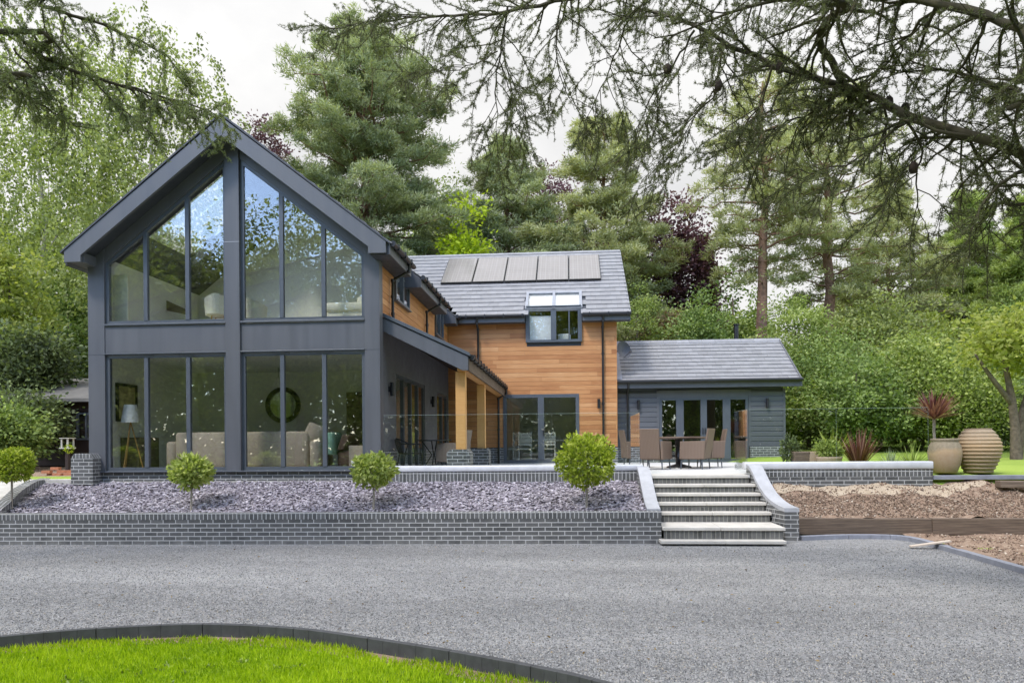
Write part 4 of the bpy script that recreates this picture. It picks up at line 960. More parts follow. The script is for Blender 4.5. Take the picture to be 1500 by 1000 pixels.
rattan_chair('brown rattan armchair at the far right of the dining table, before the annexe doors',(3.5,18.5,TZ),R(88),G1)
t=thing('dining_table','round brown rattan dining table on a central pedestal on the terrace','table',(2.72,18.25,TZ))
m=MB(); m.lathe([(.0,.775),(.64,.775),(.655,.765),(.655,.735),(.6,.72),(0,.72)],(2.72,18.25,TZ),36); m.build('tabletop',MT['wicker'],t)
m=MB(); m.lathe([(.1,.72),(.085,.5),(.085,.1),(.3,.04),(.32,0)],(2.72,18.25,TZ),16); m.build('pedestal',MT['dark'],t)
t=thing('bistro_table','round dark bistro table under the lean-to roof','table',(-3.12,16.3,TZ))
m=MB(); m.lathe([(0,.74),(.4,.74),(.41,.73),(.41,.715),(0,.71)],(-3.12,16.3,TZ),28); m.build('tabletop',MT['black'],t)
for q in range(4):
    a=q*math.pi/2+.4; m=MB(); m.tube([(-3.12+.3*math.cos(a),16.3+.3*math.sin(a),TZ),(-3.12+.05*math.cos(a),16.3+.05*math.sin(a),TZ+.4),(-3.12+.28*math.cos(a),16.3+.28*math.sin(a),TZ+.71)],.013,6); m.build('leg',MT['black'],t)
def metal_chair(label, loc, rz):
    t=thing('metal_armchair',label,'chair',loc,rz)
    m=MB(); m.rbox(-.22,.22,-.2,.22,.42,.45,.012)
    m.build('seat',MT['black'],t)
    m=MB(); m.tube([(-.24,.16,.64),(-.25,-.12,.66),(-.2,-.27,.74),(0,-.32,.77),(.2,-.27,.74),(.25,-.12,.66),(.24,.16,.64)],.016,8); m.build('armrest',MT['black'],t)
    m=MB()
    for q in np.linspace(-.17,.17,7): m.tube([(q,-.21,.44),(q*1.05,-.27,.6),(q*1.05,-.3,.75)],.008,5)
    m.build('backrest',MT['black'],t)
    for sx in (-1,1):
        for y,ty in ((.18,.16),(-.18,-.12)):
            m=MB(); m.tube([(sx*.24,ty,.65),(sx*.22,y,.43),(sx*.27,y*1.35,0)],.012,6); m.build('leg',MT['black'],t)
metal_chair('dark metal armchair at the left of the bistro table beside the grey wall',(-3.58,15.85,TZ),R(-60))
rattan_chair('grey brown rattan armchair at the right of the bistro table by the first post',(-2.72,16.35,TZ),R(80),None,'wicker2')

# ------------------------------------------------------------------ things seen through the windows
def atx(x,y,X):
    d=_ray(x,y); t=X/d[0]; return (X,d[1]*t,EYE+d[2]*t)
def box_thing(name,label,cat,b,mat,bev=.01,soft=0):
    m=MB()
    if soft: m.rbox(*b,soft)
    else: m.box(*b)
    return tag(m.build(name,MT[mat],None,bevel=0 if soft else bev),label,cat)
z0=1.225
sf=thing('sofa','long beige sofa with its back to the lower gable windows','sofa',(-7,15.6,z0))
m=MB(); m.rbox(-8.75,-5.72,15.25,15.5,z0+.04,z0+.82,.06); m.build('backrest',MT['beige'],sf)
m=MB(); m.rbox(-8.7,-5.77,15.5,16.2,z0+.04,z0+.42,.06); m.build('seat',MT['beige'],sf)
for x in (-8.98,-5.70): m=MB(); m.rbox(x,x+.24,15.27,16.22,z0+.04,z0+.62,.06); m.build('armrest',MT['beige'],sf)
m=MB(); m.rbox(-.24,.24,-.07,.07,0,.5,.06); o=m.build('cushion',MT['beige'],None); o.location=(-5.72,15.45,z0+.5); o.rotation_euler=(R(14),R(24),R(20)); tag(o,'beige scatter cushion leaning at the right end of the sofa','cushion')
m=MB(); m.rbox(-5.36,-5.14,15.22,15.9,z0+.3,z0+.79,.04); tag(m.build('throw_blanket',MT['green'],None),'sage green throw hanging over the dark armchair beside the sofa','blanket')
ac=thing('armchair','dark brown armchair behind the right lower gable window','armchair',(-5,15.9,z0))
m=MB(); m.rbox(-5.12,-4.5,15.4,16.2,z0+.05,z0+.4,.06); m.build('seat',MT['brown'],ac)
m=MB(); m.hexa([(-5.1,15.35,z0+.4),(-4.95,15.35,z0+.4),(-4.9,16.2,z0+.4),(-5.1,16.2,z0+.4)],[(-4.98,15.35,z0+.75),(-4.8,15.35,z0+.72),(-4.75,16.2,z0+.72),(-4.98,16.2,z0+.75)]); m.build('backrest',MT['brown'],ac,bevel=.03)
box_thing('side_table','pale side table with a candle behind the right lower gable window','table',(-4.72,-4.42,15.0,15.3,z0,z0+.5),'beige')
m=MB(); m.lathe([(0,.0),(.045,0),(.045,.2),(0,.2)],(-4.58,14.85,z0),12); tag(m.build('candle',MT['white'],None),'white pillar candle standing inside the right lower gable window','candle')
lp=thing('floor_lamp','floor lamp with white drum shade on wooden tripod behind the left lower window','lamp',(at(191,604,14.98)[0],14.98,z0))
c=at(191,604,14.98)
m=MB(); m.lathe([(.125,.17),(.19,-.22)],c,24); m.lathe([(.123,.17),(.188,-.22)],c,24); m.build('lamp_shade',MT['white'],lp)
for q in range(3):
    a=q*2.09+.5; m=MB(); m.tube([(c[0],c[1],c[2]-.2),(c[0]+.25*math.cos(a),c[1]+.25*math.sin(a),z0)],.014,6); m.build('leg',MT['oak'],lp)
pf=thing('picture_frame','dark framed picture on the left wall of the lower gable room','picture',(-9.97,16.2,2.5))
ya,yb=15.05,15.8
m=MB(); m.ring([(ya,2.3),(yb,2.3),(yb,3.15),(ya,3.15)],[(ya+.06,2.36),(yb-.06,2.36),(yb-.06,3.09),(ya+.06,3.09)],'x',-9.988,-9.94); m.build('frame',MT['dark'],pf)
m=MB(); m.box(-9.988,-9.965,ya+.06,yb-.06,2.36,3.09); m.build('canvas',plain('faded canvas',(.42,.36,.16),.9,.45,5,.1),pf)
box_thing('sideboard','dark wooden sideboard against the left wall of the lower gable room','sideboard',(-9.98,-9.55,15.2,16.0,z0,z0+.72),'oldwood')
box_thing('television','black television screen at the back of the lower left gable room','television',(-9.0,-8.2,18.3,18.36,1.6,2.1),'dark')
box_thing('interior_cupboard','tall wooden cupboard behind the right lower gable window','cupboard',(-5.75,-4.75,18.1,18.58,z0,3.1),'oldwood')
mr=thing('round_mirror','round dark framed mirror on the back wall of the lower gable room','mirror',at(415,593,18.58))
c=np.array(at(415,593,18.58)); V=[]
def disc_ring(mb,c,r0,r1,y0,y1,n=32):
    for q in range(n):
        a,b=2*math.pi*q/n,2*math.pi*(q+1)/n
        mb.prism([(c[0]+r0*math.cos(a),c[2]+r0*math.sin(a)),(c[0]+r1*math.cos(a),c[2]+r1*math.sin(a)),(c[0]+r1*math.cos(b),c[2]+r1*math.sin(b)),(c[0]+r0*math.cos(b),c[2]+r0*math.sin(b))],'y',y0,y1)
m=MB(); disc_ring(m,c,.36,.48,18.53,18.59); m.build('frame',MT['dark'],mr)
m=MB(); m.prism([(c[0]+.365*math.cos(q),c[2]+.365*math.sin(q)) for q in np.linspace(0,2*math.pi,32,endpoint=False)],'y',18.56,18.585); m.build('mirror_glass',MT['mirror'],mr)
pl_=thing('pendant_lamp','white pendant lamp hanging from the lower gable room ceiling','lamp',at(408,560,17.5))
c=at(408,560,17.5); m=MB(); m.lathe([(.03,.12),(.1,.0),(.13,-.12)],c,16); m.build('lamp_shade',MT['white'],pl_); m=MB(); m.tube([(c[0],c[1],c[2]+.1),(c[0],c[1],3.7)],.006,5); m.build('cord',MT['black'],pl_)
# upper room
z1=4.285
def tub_chair(label, loc, rz, w=.3, h=.8):
    t=thing('tub_chair',label,'chair',loc,rz)
    m=MB(); arc=[(w*math.sin(a),-w*math.cos(a)) for a in np.linspace(-1.75,1.75,15)]
    for i in range(14):
        (xa,ya),(xb,yb)=arc[i],arc[i+1]; ha,hb=[h-.18*abs(k-7)/7 for k in (i,i+1)]
        m.hexa([(xa,ya,.35),(xb,yb,.35),(xb*.82,yb*.82,.35),(xa*.82,ya*.82,.35)],[(xa*1.08,ya*1.08,ha),(xb*1.08,yb*1.08,hb),(xb*.92,yb*.92,hb),(xa*.92,ya*.92,ha)])
    m.build('backrest',MT['cream'],t)
    m=MB(); m.lathe([(0,.47),(w*.85,.47),(w*.9,.4),(w*.85,.33),(0,.33)],(0,0,0),20); m.build('seat',MT['cream'],t)
    for q in range(4):
        a=q*1.57+.78; m=MB(); m.tube([(w*.6*math.cos(a),w*.6*math.sin(a),.35),(w*.8*math.cos(a),w*.8*math.sin(a),0)],.016,6); m.build('leg',MT['oak'],t)
tub_chair('cream tub chair left of the central post behind the upper gable window',(at(322,460,15.4)[0],15.4,z1),R(10))
tub_chair('cream tub chair right of the central post behind the upper gable window',(at(372,460,15.35)[0],15.35,z1-.12),R(-15))
ac=thing('armchair','large cream armchair in the right corner of the upper gable window','armchair',(-4.85,15.35,z1))
xa,xb=at(481,450,15.2)[0],-4.36
m=MB(); m.rbox(xa,xb,15.0,15.85,z1+.05,z1+.42,.05); m.build('seat',MT['cream'],ac)
m=MB(); m.rbox(xa,xb,14.95,15.12,z1+.3,z1+.5,.05); m.build('backrest',MT['cream'],ac)
m=MB(); m.rbox(xb-.16,xb,14.97,15.85,z1+.3,z1+.62,.05); m.build('armrest',MT['cream'],ac)
box_thing('curtain','cream curtain hanging at the left of the upper gable window','curtain',(-9.95,-9.62,14.95,15.02,z1,5.5),'cream')
box_thing('wall_shelf','small wooden wall shelf in the upper gable room','shelf',(at(201,420,17)[0],at(214,420,17)[0],17.0,17.3,at(205,428,17)[2],at(205,415,17)[2]),'oak')
box_thing('counter','pale counter with dark front in the upper gable room','counter',(-9.6,-7.5,17.2,17.8,z1,z1+.62),'cream')
m=MB(); p=[at(218,428,17.1),at(270,452,17.1),at(270,460,17.1),at(218,449,17.1)]; m.prism([(q[0],q[2]) for q in p],'y',17.1,17.18); tag(m.build('handrail_panel',MT['oldwood'],None),'sloping dark wooden stair panel in the upper gable room','stair panel')
# dining room
def slat_chair(label, loc, rz):
    t=thing('slat_chair',label,'chair',loc,rz,'pale slat back chairs behind the patio door')
    m=MB(); m.rbox(-.22,.22,-.2,.22,.42,.47,.015); m.build('seat',MT['cream'],t)
    m=MB()
    for s in (-1,1): m.box(s*.21-.02,s*.21+.02,-.24,-.2,.47,1.02)
    for k in range(5): m.box(-.19,.19,-.235,-.21,.56+k*.09,.63+k*.09)
    m.build('backrest',MT['cream'],t)
    for s in (-1,1):
        for y in (-.22,.2): m=MB(); m.box(s*.2-.02,s*.2+.02,y-.02,y+.02,0,.42); m.build('leg',MT['cream'],t)
for px,Yc,rz,lab in ((747,24.6,70,'pale slat back chair at the left edge of the cedar wing patio door'),(769,24.4,3,'pale slat back chair in the middle of the left patio door leaf'),(805,24.4,-4,'pale slat back chair just right of the patio door centre stile')):
    slat_chair(lab,(at(px,650,Yc)[0],Yc,1.11),R(rz))
t=thing('dining_room_table','pale dining table behind the cedar wing patio door','table',(-.9,25.3,1.11))
m=MB(); m.box(-2.0,.2,24.9,25.8,1.82,1.86); m.build('tabletop',MT['cream'],t)
for x in (-1.9,.1):
    for y in (25.0,25.7): m=MB(); m.box(x-.04,x+.04,y-.04,y+.04,1.11,1.82); m.build('leg',MT['cream'],t)

# ------------------------------------------------------------------ pots and garden plants
def blade_fan(n, c, L0,L1, W0,W1, up=.5, spread=1.0, droop=.25, segs=3):
    """sword leaves as bent strips -> (N*segs,4,3)"""
    D=rdir(n); D[:,2]=np.abs(D[:,2])*spread+up; D=unit(D); L=RG.uniform(L0,L1,n); W=RG.uniform(W0,W1,n)
    S=unit(np.cross(D,np.tile((0,0,1.0),(n,1))+rdir(n)*.15)); out=[]
    def pt(t):
        p=np.array(c)+D*(L*t)[:,None]; p[:,2]-=droop*L*t*t*(1-D[:,2]); return p
    ws=[.55,1,.75,.0]
    for k in range(segs):
        a,b=k/segs,(k+1)/segs; wa,wb=W*np.interp(a,[0,.35,.7,1],ws),W*np.interp(b,[0,.35,.7,1],ws)
        out.append(np.stack([pt(a)-S*wa[:,None],pt(a)+S*wa[:,None],pt(b)+S*wb[:,None],pt(b)-S*wb[:,None]],1))
    tt=np.clip(RG.normal(.5,.22,n),0,1)
    return np.concatenate(out,0), np.tile(tt,segs)
def ribs(prof, amp, n=9):
    zs=np.linspace(prof[0][1],prof[-1][1],90); rs=np.interp(zs,[p[1] for p in prof],[p[0] for p in prof])
    return [(r+amp*math.sin((z-zs[0])/(zs[-1]-zs[0])*n*2*math.pi),z) for r,z in zip(rs,zs)]
t=thing('terracotta_pot','squat weathered terracotta pot holding the red cordyline','pot',(7.45,14.95,1.08))
m=MB(); pr_=[(.0,0),(.2,0),(.215,.02),(.27,.16),(.3,.32),(.305,.42),(.285,.53),(.25,.6),(.235,.625),(.25,.64),(.26,.67),(.245,.685),(.215,.67),(.2,.6),(.0,.58)]
m.lathe(pr_,(7.45,14.95,1.085),36); m.build('pot_body',MT['pot'],t)
t=thing('terracotta_urn','large ribbed terracotta urn standing empty at the lawn edge','urn',(8.14,15.05,1.08))
m=MB(); pr_=smooth_path([(.24,0),(.3,.12),(.385,.33),(.41,.5),(.38,.65),(.29,.8),(.235,.87)],6)
m.lathe([(0,0)]+ribs(pr_,.011,12)+[(.24,.885),(.2,.88),(.19,.8),(0,.75)],(8.14,15.05,1.08),40); m.build('pot_body',MT['urn'],t)
t=thing('cordyline','red leaved cordyline with bare stem growing in the squat pot','plant',(7.25,14.95,1.68))
m=MB(); m.tube([(7.26,14.95,1.66),(7.245,14.95,1.95),(7.255,14.95,2.2)],[.03,.026,.035],8); m.build('stem',MT['palebark'],t)
V,T=blade_fan(150,(7.255,14.95,2.15),.5,.74,.013,.026,.22,1.0,.12); quads_mesh('foliage',V,T,MT['lf_cord'],t)
def fan_plant(name,label,c,n,L0,L1,W0,W1,mat,up=.7,droop=.3,cat='plant'):
    t=thing(name,label,cat,c); V,T=blade_fan(n,c,L0,L1,W0,W1,up,1.0,droop); quads_mesh('foliage',V,T,MT[mat],t); return t
fan_plant('phormium','bronze red phormium behind the right glass rail',(6.27,16.2,1.08),150,.6,1.05,.012,.022,'lf_cord',1.2,.35)
fan_plant('grey_tussock','silvery green tussock right of the phormium',(6.85,16.0,1.08),130,.3,.6,.006,.012,'lf_grey',.6,.5)
fan_plant('green_tussock','spiky green tussock near the end of the right glass rail',(7.3,16.0,1.08),110,.4,.72,.008,.014,'lf_mid',.5,.45)
fan_plant('yellow_palm','yellow green palm leaves behind the phormium',(6.2,17.4,1.3),60,.6,.95,.02,.035,'lf_yel',.5,.6)
t=thing('potted_shrub','round green shrub in a pale terracotta bowl behind the right glass rail','plant',(5.62,16.1,1.08))
m=MB(); m.lathe([(0,0),(.2,0),(.26,.26),(.275,.3),(.25,.3),(0,.26)],(5.62,16.1,1.1),24); m.build('pot',MT['terra'],t)
def ball_leaves(c, r, n, L, zs=1.0, jitter=.1, gap=0, out=.8):
    D=rdir(n); rr=r*(1-np.abs(RG.normal(size=n))*jitter)*(1+.08*np.sin(D[:,0]*5+D[:,2]*4+c[0])+.08*np.sin(D[:,1]*7+c[0]*3)); P=np.array(c)+D*rr[:,None]*np.array((1,1,zs))
    return leaves(P, unit(D*out+rdir(n)*.75+np.array((0,0,.15))), RG.uniform(.7,1.2,n)*L, RG.uniform(.8,1.2,n)*L*.24), np.clip(RG.normal(.5,.22,n),0,1)
V,T=ball_leaves((5.62,16.1,1.56),.27,900,.08,.75,.3); quads_mesh('foliage',V,T,MT['lf_mid'],t)
for px,lab in ((1172,'rusty brown square planter beside the annexe corner'),(1192,'pale brown square planter behind the right glass rail')):
    p=at(px,668,16.6); t=thing('planter',lab,'planter',(p[0],16.6,1.08)); m=MB(); w=.17
    m.hexa([(p[0]-w*.85,16.45,1.08),(p[0]+w*.85,16.45,1.08),(p[0]+w*.85,16.75,1.08),(p[0]-w*.85,16.75,1.08)],[(p[0]-w,16.42,1.5),(p[0]+w,16.42,1.5),(p[0]+w,16.78,1.5),(p[0]-w,16.78,1.5)]); m.build('box',MT['oldwood' if px<1180 else 'terra'],t,bevel=.01)
    m=MB(); m.box(p[0]-w*.9,p[0]+w*.9,16.45,16.75,1.5,1.51); m.build('compost',MT['soil'],t)
t=thing('dark_shrub','small dark evergreen at the annexe corner behind the rail','plant',at(1158,672,16.8)); p=at(1158,660,16.8)
V,T=ball_leaves(p,.22,500,.1,1.6,.4); quads_mesh('foliage',V,T,MT['lf_dark'],t)

MT['lf_ball2']=leafmat('loose ball leaves',(.15,.2,.04),(.4,.47,.13),(.7,.72,.32),.4,.4)
def ball_tree(label, px, cy, rx, rz_, top_base, Y=12.85, seed=0, L=.085, n=2600):
    base=at(px,top_base,Y); z=float(bed_z(base[0],Y)); c=at(px,cy,Y)
    t=thing('ball_tree',label,'tree',(base[0],Y,z),0,'clipped ball trees in the slate bed')
    m=MB(); m.tube([(base[0],Y,z-.05),(base[0]+.01,Y,(z+c[2])/2),(c[0],Y,c[2]-.1)],[.022,.019,.017],7)
    for q in range(7):
        a=q*.9+seed; m.tube([(c[0],Y,c[2]-rz_*.75),(c[0]+.3*rx*math.cos(a),Y+.3*rx*math.sin(a),c[2]-.3*rz_),(c[0]+.75*rx*math.cos(a),Y+.75*rx*math.sin(a),c[2]+.2*rz_)],[.01,.008,.004],5)
    m.build('trunk',MT['palebark'],t)
    V1,T1=ball_leaves(c,rx,n,L,rz_/rx,.16,out=.7); V2,T2=ball_leaves(c,rx*.75,n//3,L,rz_/rx,.3)
    quads_mesh('crown',np.concatenate([V1,V2]),np.concatenate([T1,T2*.6]),MT['lf_ball2' if L>.1 else 'lf_ball'],t)
ball_tree('small clipped ball tree at the far left edge, cut by the frame',17,681,.36,.31,752,seed=1,n=1900)
ball_tree('clipped ball tree with loose long leaves in front of the left gable window',280,690,.34,.27,750,seed=2,L=.12,n=900)
ball_tree('clipped ball tree below the right corner of the gable',547,689,.37,.28,745,seed=3,L=.11,n=1100)
ball_tree('largest clipped ball tree, dense and square-topped, near the steps',859,674,.49,.46,748,seed=4,L=.085,n=3000)

# turquoise chairs on the lawn
def lawn_chair(label,px,rz):
    p=at(px,640,30); z=float(ground_h(p[0],30))
    t=thing('lawn_chair',label,'chair',(p[0],30,z),rz,'turquoise chairs on the far lawn')
    m=MB()
    for k in range(9):
        a=(k-4)*.2; m.tube([(.1*math.sin(a),-.12,.42),(.32*math.sin(a)*1.1,-.26,.42+.5*math.cos(a))],.032,6)
    m.build('backrest',MT['turq'],t)
    m=MB(); m.lathe([(0,.44),(.24,.44),(.26,.41),(.22,.38),(0,.38)],(0,0,0),18); m.build('seat',MT['turq'],t)
    for q in range(4):
        a=q*1.57+.78; m=MB(); m.tube([(.15*math.cos(a),.15*math.sin(a),.4),(.24*math.cos(a),.24*math.sin(a),0)],.014,6); m.build('leg',MT['white'],t)
lawn_chair('leftmost of three turquoise shell back lawn chairs, turned sideways',1184,R(-70))
lawn_chair('middle one of three turquoise shell back lawn chairs, facing the house',1214,R(180))
lawn_chair('rightmost of three turquoise shell back lawn chairs, nearest the phormium',1239,R(75))

# shed on the left
t=thing('shed','dark brown shed with grey felt roof half hidden behind the left shrubs','shed',(-15,20.5,1.2))
m=MB(); boards(m,-18,-13.3,1.2,3.1,20.0,'y',bh=.16,holes=((-14.4,-13.9,2.0,2.7),)); m.box(-18,-13.3,20.03,23,1.2,3.1); m.build('wall',MT['darkwood'],t)
m=MB(); m.hexa([(-18.4,19.6,3.05),(-12.9,19.6,3.05),(-12.9,23.4,4.0),(-18.4,23.4,4.0)],[(-18.4,19.6,3.15),(-12.9,19.6,3.15),(-12.9,23.4,4.1),(-18.4,23.4,4.1)]); m.build('roof',plain('roof felt',(.13,.122,.11),.95,.2,3,.3),t)
window(t,[(-14.45,1.95),(-13.85,1.95),(-13.85,2.75),(-14.45,2.75)],'y',19.95,20.02,(-14.15,),.05,.04,'glass')
t=thing('lantern_post','small white framed lantern with yellow flowers on a dark post by the left shrubs','lantern',at(100,660,17.0))
p=at(99,648,17.0); m=MB()
for dx in (-.08,.08):
    for dy in (-.1,.1): m.box(p[0]+dx-.015,p[0]+dx+.015,17+dy-.015,17+dy+.015,p[2]-.12,p[2]+.12)
m.box(p[0]-.13,p[0]+.13,16.87,17.13,p[2]+.1,p[2]+.12); m.box(p[0]-.13,p[0]+.13,16.87,17.13,p[2]-.15,p[2]-.12); m.build('lantern',MT['concrete'],t)
m=MB(); m.box(p[0]-.04,p[0]+.04,16.96,17.04,1.06,p[2]-.15); m.build('post',MT['darkwood'],t)
V,T=ball_leaves((p[0]+.12,16.9,p[2]-.16),.09,120,.05); quads_mesh('flowers',V,T,MT['lf_lime'],t)

# ------------------------------------------------------------------ trees
def limb_pts(a,b,sag=0.0,wob=.06,n=6):
    a,b=np.array(a,float),np.array(b,float); L=np.linalg.norm(b-a); P=[]
    for t in np.linspace(0,1,n):
        p=a+(b-a)*t; p[2]+=sag*L*math.sin(math.pi*t)
        if 0<t<1: p+=RG.normal(size=3)*wob*L*.25
        P.append(p)
    return P
def trunk_and_limbs(t, base, top, r, ends, bark, rtip=.25, lr=.22):
    m=MB(); P=limb_pts(base,top,0,.02,8); m.tube(P,list(np.linspace(r*1.15,r*rtip,8)),10,smooth=True)
    base,top=np.array(base,float),np.array(top,float)
    for e in ends:
        e=np.array(e,float); f=np.clip((e[2]-base[2])/(top[2]-base[2]+1e-6)-.25,.12,.9); a=base+(top-base)*f
        m.tube(limb_pts(a,e,.08,.12,5),list(np.linspace(r*lr*(1.2-f),r*.04+.004,5)),5)
    m.build('trunk',MT[bark],t)
def broad_tree(name,label,base,H_,crown,mat,leaf,nclump,per,clump=.5,bark='bark',r=.18,z0=.25,group='trees and shrubs behind the house',cat='tree',limbs=10,flat=.65,droop=0.0,inner=.35):
    """crown: list of (dx,dy,z,rx,ry,rz) ellipsoids relative to the base; leaf clumps fill their outer volume"""
    base=np.array(base,float); t=thing(name,label,cat,tuple(base),0,group); C=[];W=[]
    vol=np.array([c[3]*c[4]*c[5] for c in crown])**.7; vol/=vol.sum()
    for c,v in zip(crown,vol):
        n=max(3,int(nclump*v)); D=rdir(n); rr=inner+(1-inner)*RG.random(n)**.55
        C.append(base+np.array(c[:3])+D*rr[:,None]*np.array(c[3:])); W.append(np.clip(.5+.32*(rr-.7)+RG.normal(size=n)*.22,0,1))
    C=np.concatenate(C); W=np.concatenate(W); keep=C[:,2]>base[2]+.15; C=C[keep]; W=W[keep]; n=len(C)
    sz=RG.uniform(.55,1.35,n)*clump
    idx=np.repeat(np.arange(n),per); N=len(idx)
    off=RG.normal(size=(N,3))*np.array((1,1,flat))*.5; P=C[idx]+off*sz[idx][:,None]; P[:,2]=np.maximum(P[:,2],base[2]+.05)
    D=unit(off*1.2+rdir(N)*.8+np.array((0,0,-droop)))
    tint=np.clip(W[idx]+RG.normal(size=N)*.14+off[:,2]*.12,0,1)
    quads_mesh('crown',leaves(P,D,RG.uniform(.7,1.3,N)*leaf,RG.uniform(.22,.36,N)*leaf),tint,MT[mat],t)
    k=min(limbs,n); ends=C[RG.choice(n,k,replace=False)] if k else []
    trunk_and_limbs(t,base-np.array((0,0,.2)),base+np.array((0,0,H_*.8)),r,ends,bark)
    return t
def pine_tree(name,label,base,H_,z0,rad,mat,bark='pinebark',r=.28,whorl=.75,nb=6,tuft=.26,dens=1.0,up=.15,shape=None,group='trees and shrubs behind the house',pads=1.0,lean=(0,0)):
    """bare trunk to z0, then whorls of branches whose outer parts carry needle tufts in flattened pads"""
    base=np.array(base,float); t=thing(name,label,'tree',tuple(base),0,group)
    top=base+np.array((lean[0],lean[1],H_)); m=MB(); TP=limb_pts(base-np.array((0,0,.2)),top,0,.02,10); m.tube(TP,list(np.linspace(r*1.1,r*.18,10)),10)
    TP=np.array(TP); P=[];D=[];T=[]
    z=z0
    while z<H_-.2:
        f=(z-z0)/(H_-z0); Lmax=rad*(shape(f) if shape else (.55+.6*math.sin(math.pi*min(1,f*.9+.25)))*(1-f**2.2)+.12)
        a0=RG.random()*6.28
        for q in range(nb):
            a=a0+q*6.283/nb+RG.normal()*.3; L=Lmax*RG.uniform(.55,1.12); zz=z+RG.normal()*.25
            if L<.25: L=.25
            o=np.array([np.interp(base[2]+zz,TP[:,2],TP[:,k]) for k in range(3)])
            d=np.array((math.cos(a),math.sin(a),up+.25*f)); n=7
            pts=[o+d*L*s+np.array((0,0,-.22*L*s*s*(1-f)))+RG.normal(size=3)*.03*L for s in np.linspace(0,1,n)]
            m.tube(pts,list(np.linspace(.012*L+.012,.008,n)),4,cap=False)
            ns=int((3+L*4.2)*dens)
            S=.32+.68*RG.random(ns)**.8; bp=np.array([[np.interp(s,np.linspace(0,1,n),[p[k] for p in pts]) for k in range(3)] for s in S])
            side=np.cross(d,(0,0,1.0)); side/=np.linalg.norm(side)
            w=(1.05-S)*.55*L+.18
            c=bp+side*(RG.uniform(-1,1,ns)*w)[:,None]+np.array((0,0,1))*(RG.normal(size=ns)*.09*pads+.05)[:,None]
            tw=RG.normal()*.14
            for ci in c:
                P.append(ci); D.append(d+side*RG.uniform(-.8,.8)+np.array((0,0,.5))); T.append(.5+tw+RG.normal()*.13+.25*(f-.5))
        z+=whorl*RG.uniform(.75,1.25)
    P=np.array(P);D=unit(np.array(D));T=np.array(T); k=int(30); i=np.repeat(np.arange(len(P)),k); N=len(i)
    dd=unit(D[i]*.7+rdir(N)*1.0); base_=P[i]+RG.normal(size=(N,3))*np.array((.5,.5,.3))*tuft
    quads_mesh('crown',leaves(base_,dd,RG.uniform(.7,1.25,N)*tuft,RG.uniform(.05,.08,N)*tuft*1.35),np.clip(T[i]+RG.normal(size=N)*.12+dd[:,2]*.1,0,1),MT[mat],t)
    m.build('trunk',MT[bark],t); return t
def birch_tree(name,label,base,H_,rad,mat,n_strand,leaf=.085,group='trees and shrubs behind the house',z0=.25,hang=(.6,2.4)):
    base=np.array(base,float); t=thing(name,label,'tree',tuple(base),0,group)
    D=rdir(n_strand); rr=(.3+.7*RG.random(n_strand)**.5); S=base+np.array((0,0,H_*.6))+D*rr[:,None]*np.array((rad,rad,H_*.45))
    S=S[S[:,2]>base[2]+H_*z0]; n=len(S); ln=RG.uniform(hang[0],hang[1],n); k=26
    idx=np.repeat(np.arange(n),k); N=len(idx); s=RG.random(N); out=unit((S-base)*np.array((1,1,0))+1e-3)
    P=S[idx]+out[idx]*(np.sin(s*1.6)*.45)[:,None]*ln[idx][:,None]*.5+np.array((0,0,-1.0))*(s**1.2*ln[idx])[:,None]+RG.normal(size=(N,3))*np.array((.1,.1,.08))
    d=unit(rdir(N)*.8+np.array((0,0,-.8))); tn=np.clip(RG.normal(.45,.27,n),0,1)[idx]+RG.normal(size=N)*.14
    quads_mesh('crown',leaves(P,d,RG.uniform(.7,1.3,N)*leaf,RG.uniform(.28,.4,N)*leaf),np.clip(tn,0,1),MT[mat],t)
    trunk_and_limbs(t,base-np.array((0,0,.2)),base+np.array((0,0,H_*.95)),.17,S[RG.choice(n,22,replace=False)],'palebark',.12,.2); return t

def gz(p): return float(ground_h(p[0],p[1]))
def stand(px,Y): p=at(px,650,Y); return (p[0],Y,gz(p))
def topz_(px,py,Y): return at(px,py,Y)[2]

# large dark pine behind the gable and the pines beyond the cedar wing
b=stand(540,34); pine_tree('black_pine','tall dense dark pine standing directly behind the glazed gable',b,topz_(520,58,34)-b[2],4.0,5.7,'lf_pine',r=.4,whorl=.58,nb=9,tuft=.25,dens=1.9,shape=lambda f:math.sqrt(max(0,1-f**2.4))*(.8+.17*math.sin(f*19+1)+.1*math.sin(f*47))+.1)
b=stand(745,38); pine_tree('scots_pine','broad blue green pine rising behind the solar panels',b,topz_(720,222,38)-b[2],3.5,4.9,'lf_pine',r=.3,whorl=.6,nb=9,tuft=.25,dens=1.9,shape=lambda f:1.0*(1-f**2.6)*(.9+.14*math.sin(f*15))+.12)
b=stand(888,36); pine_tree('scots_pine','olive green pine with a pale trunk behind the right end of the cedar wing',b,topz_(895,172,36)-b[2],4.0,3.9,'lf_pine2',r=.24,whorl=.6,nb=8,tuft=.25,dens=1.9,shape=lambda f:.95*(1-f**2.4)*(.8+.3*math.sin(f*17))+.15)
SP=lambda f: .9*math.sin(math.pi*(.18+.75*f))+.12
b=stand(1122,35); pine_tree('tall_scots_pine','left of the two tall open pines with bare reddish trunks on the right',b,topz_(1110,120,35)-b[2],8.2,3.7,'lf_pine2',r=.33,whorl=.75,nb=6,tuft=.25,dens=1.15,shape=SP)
b=stand(1214,36); pine_tree('tall_scots_pine','right of the two tall open pines with bare reddish trunks',b,topz_(1220,150,36)-b[2],7.2,4.0,'lf_pine2',r=.36,whorl=.75,nb=6,tuft=.25,dens=1.15,shape=SP)
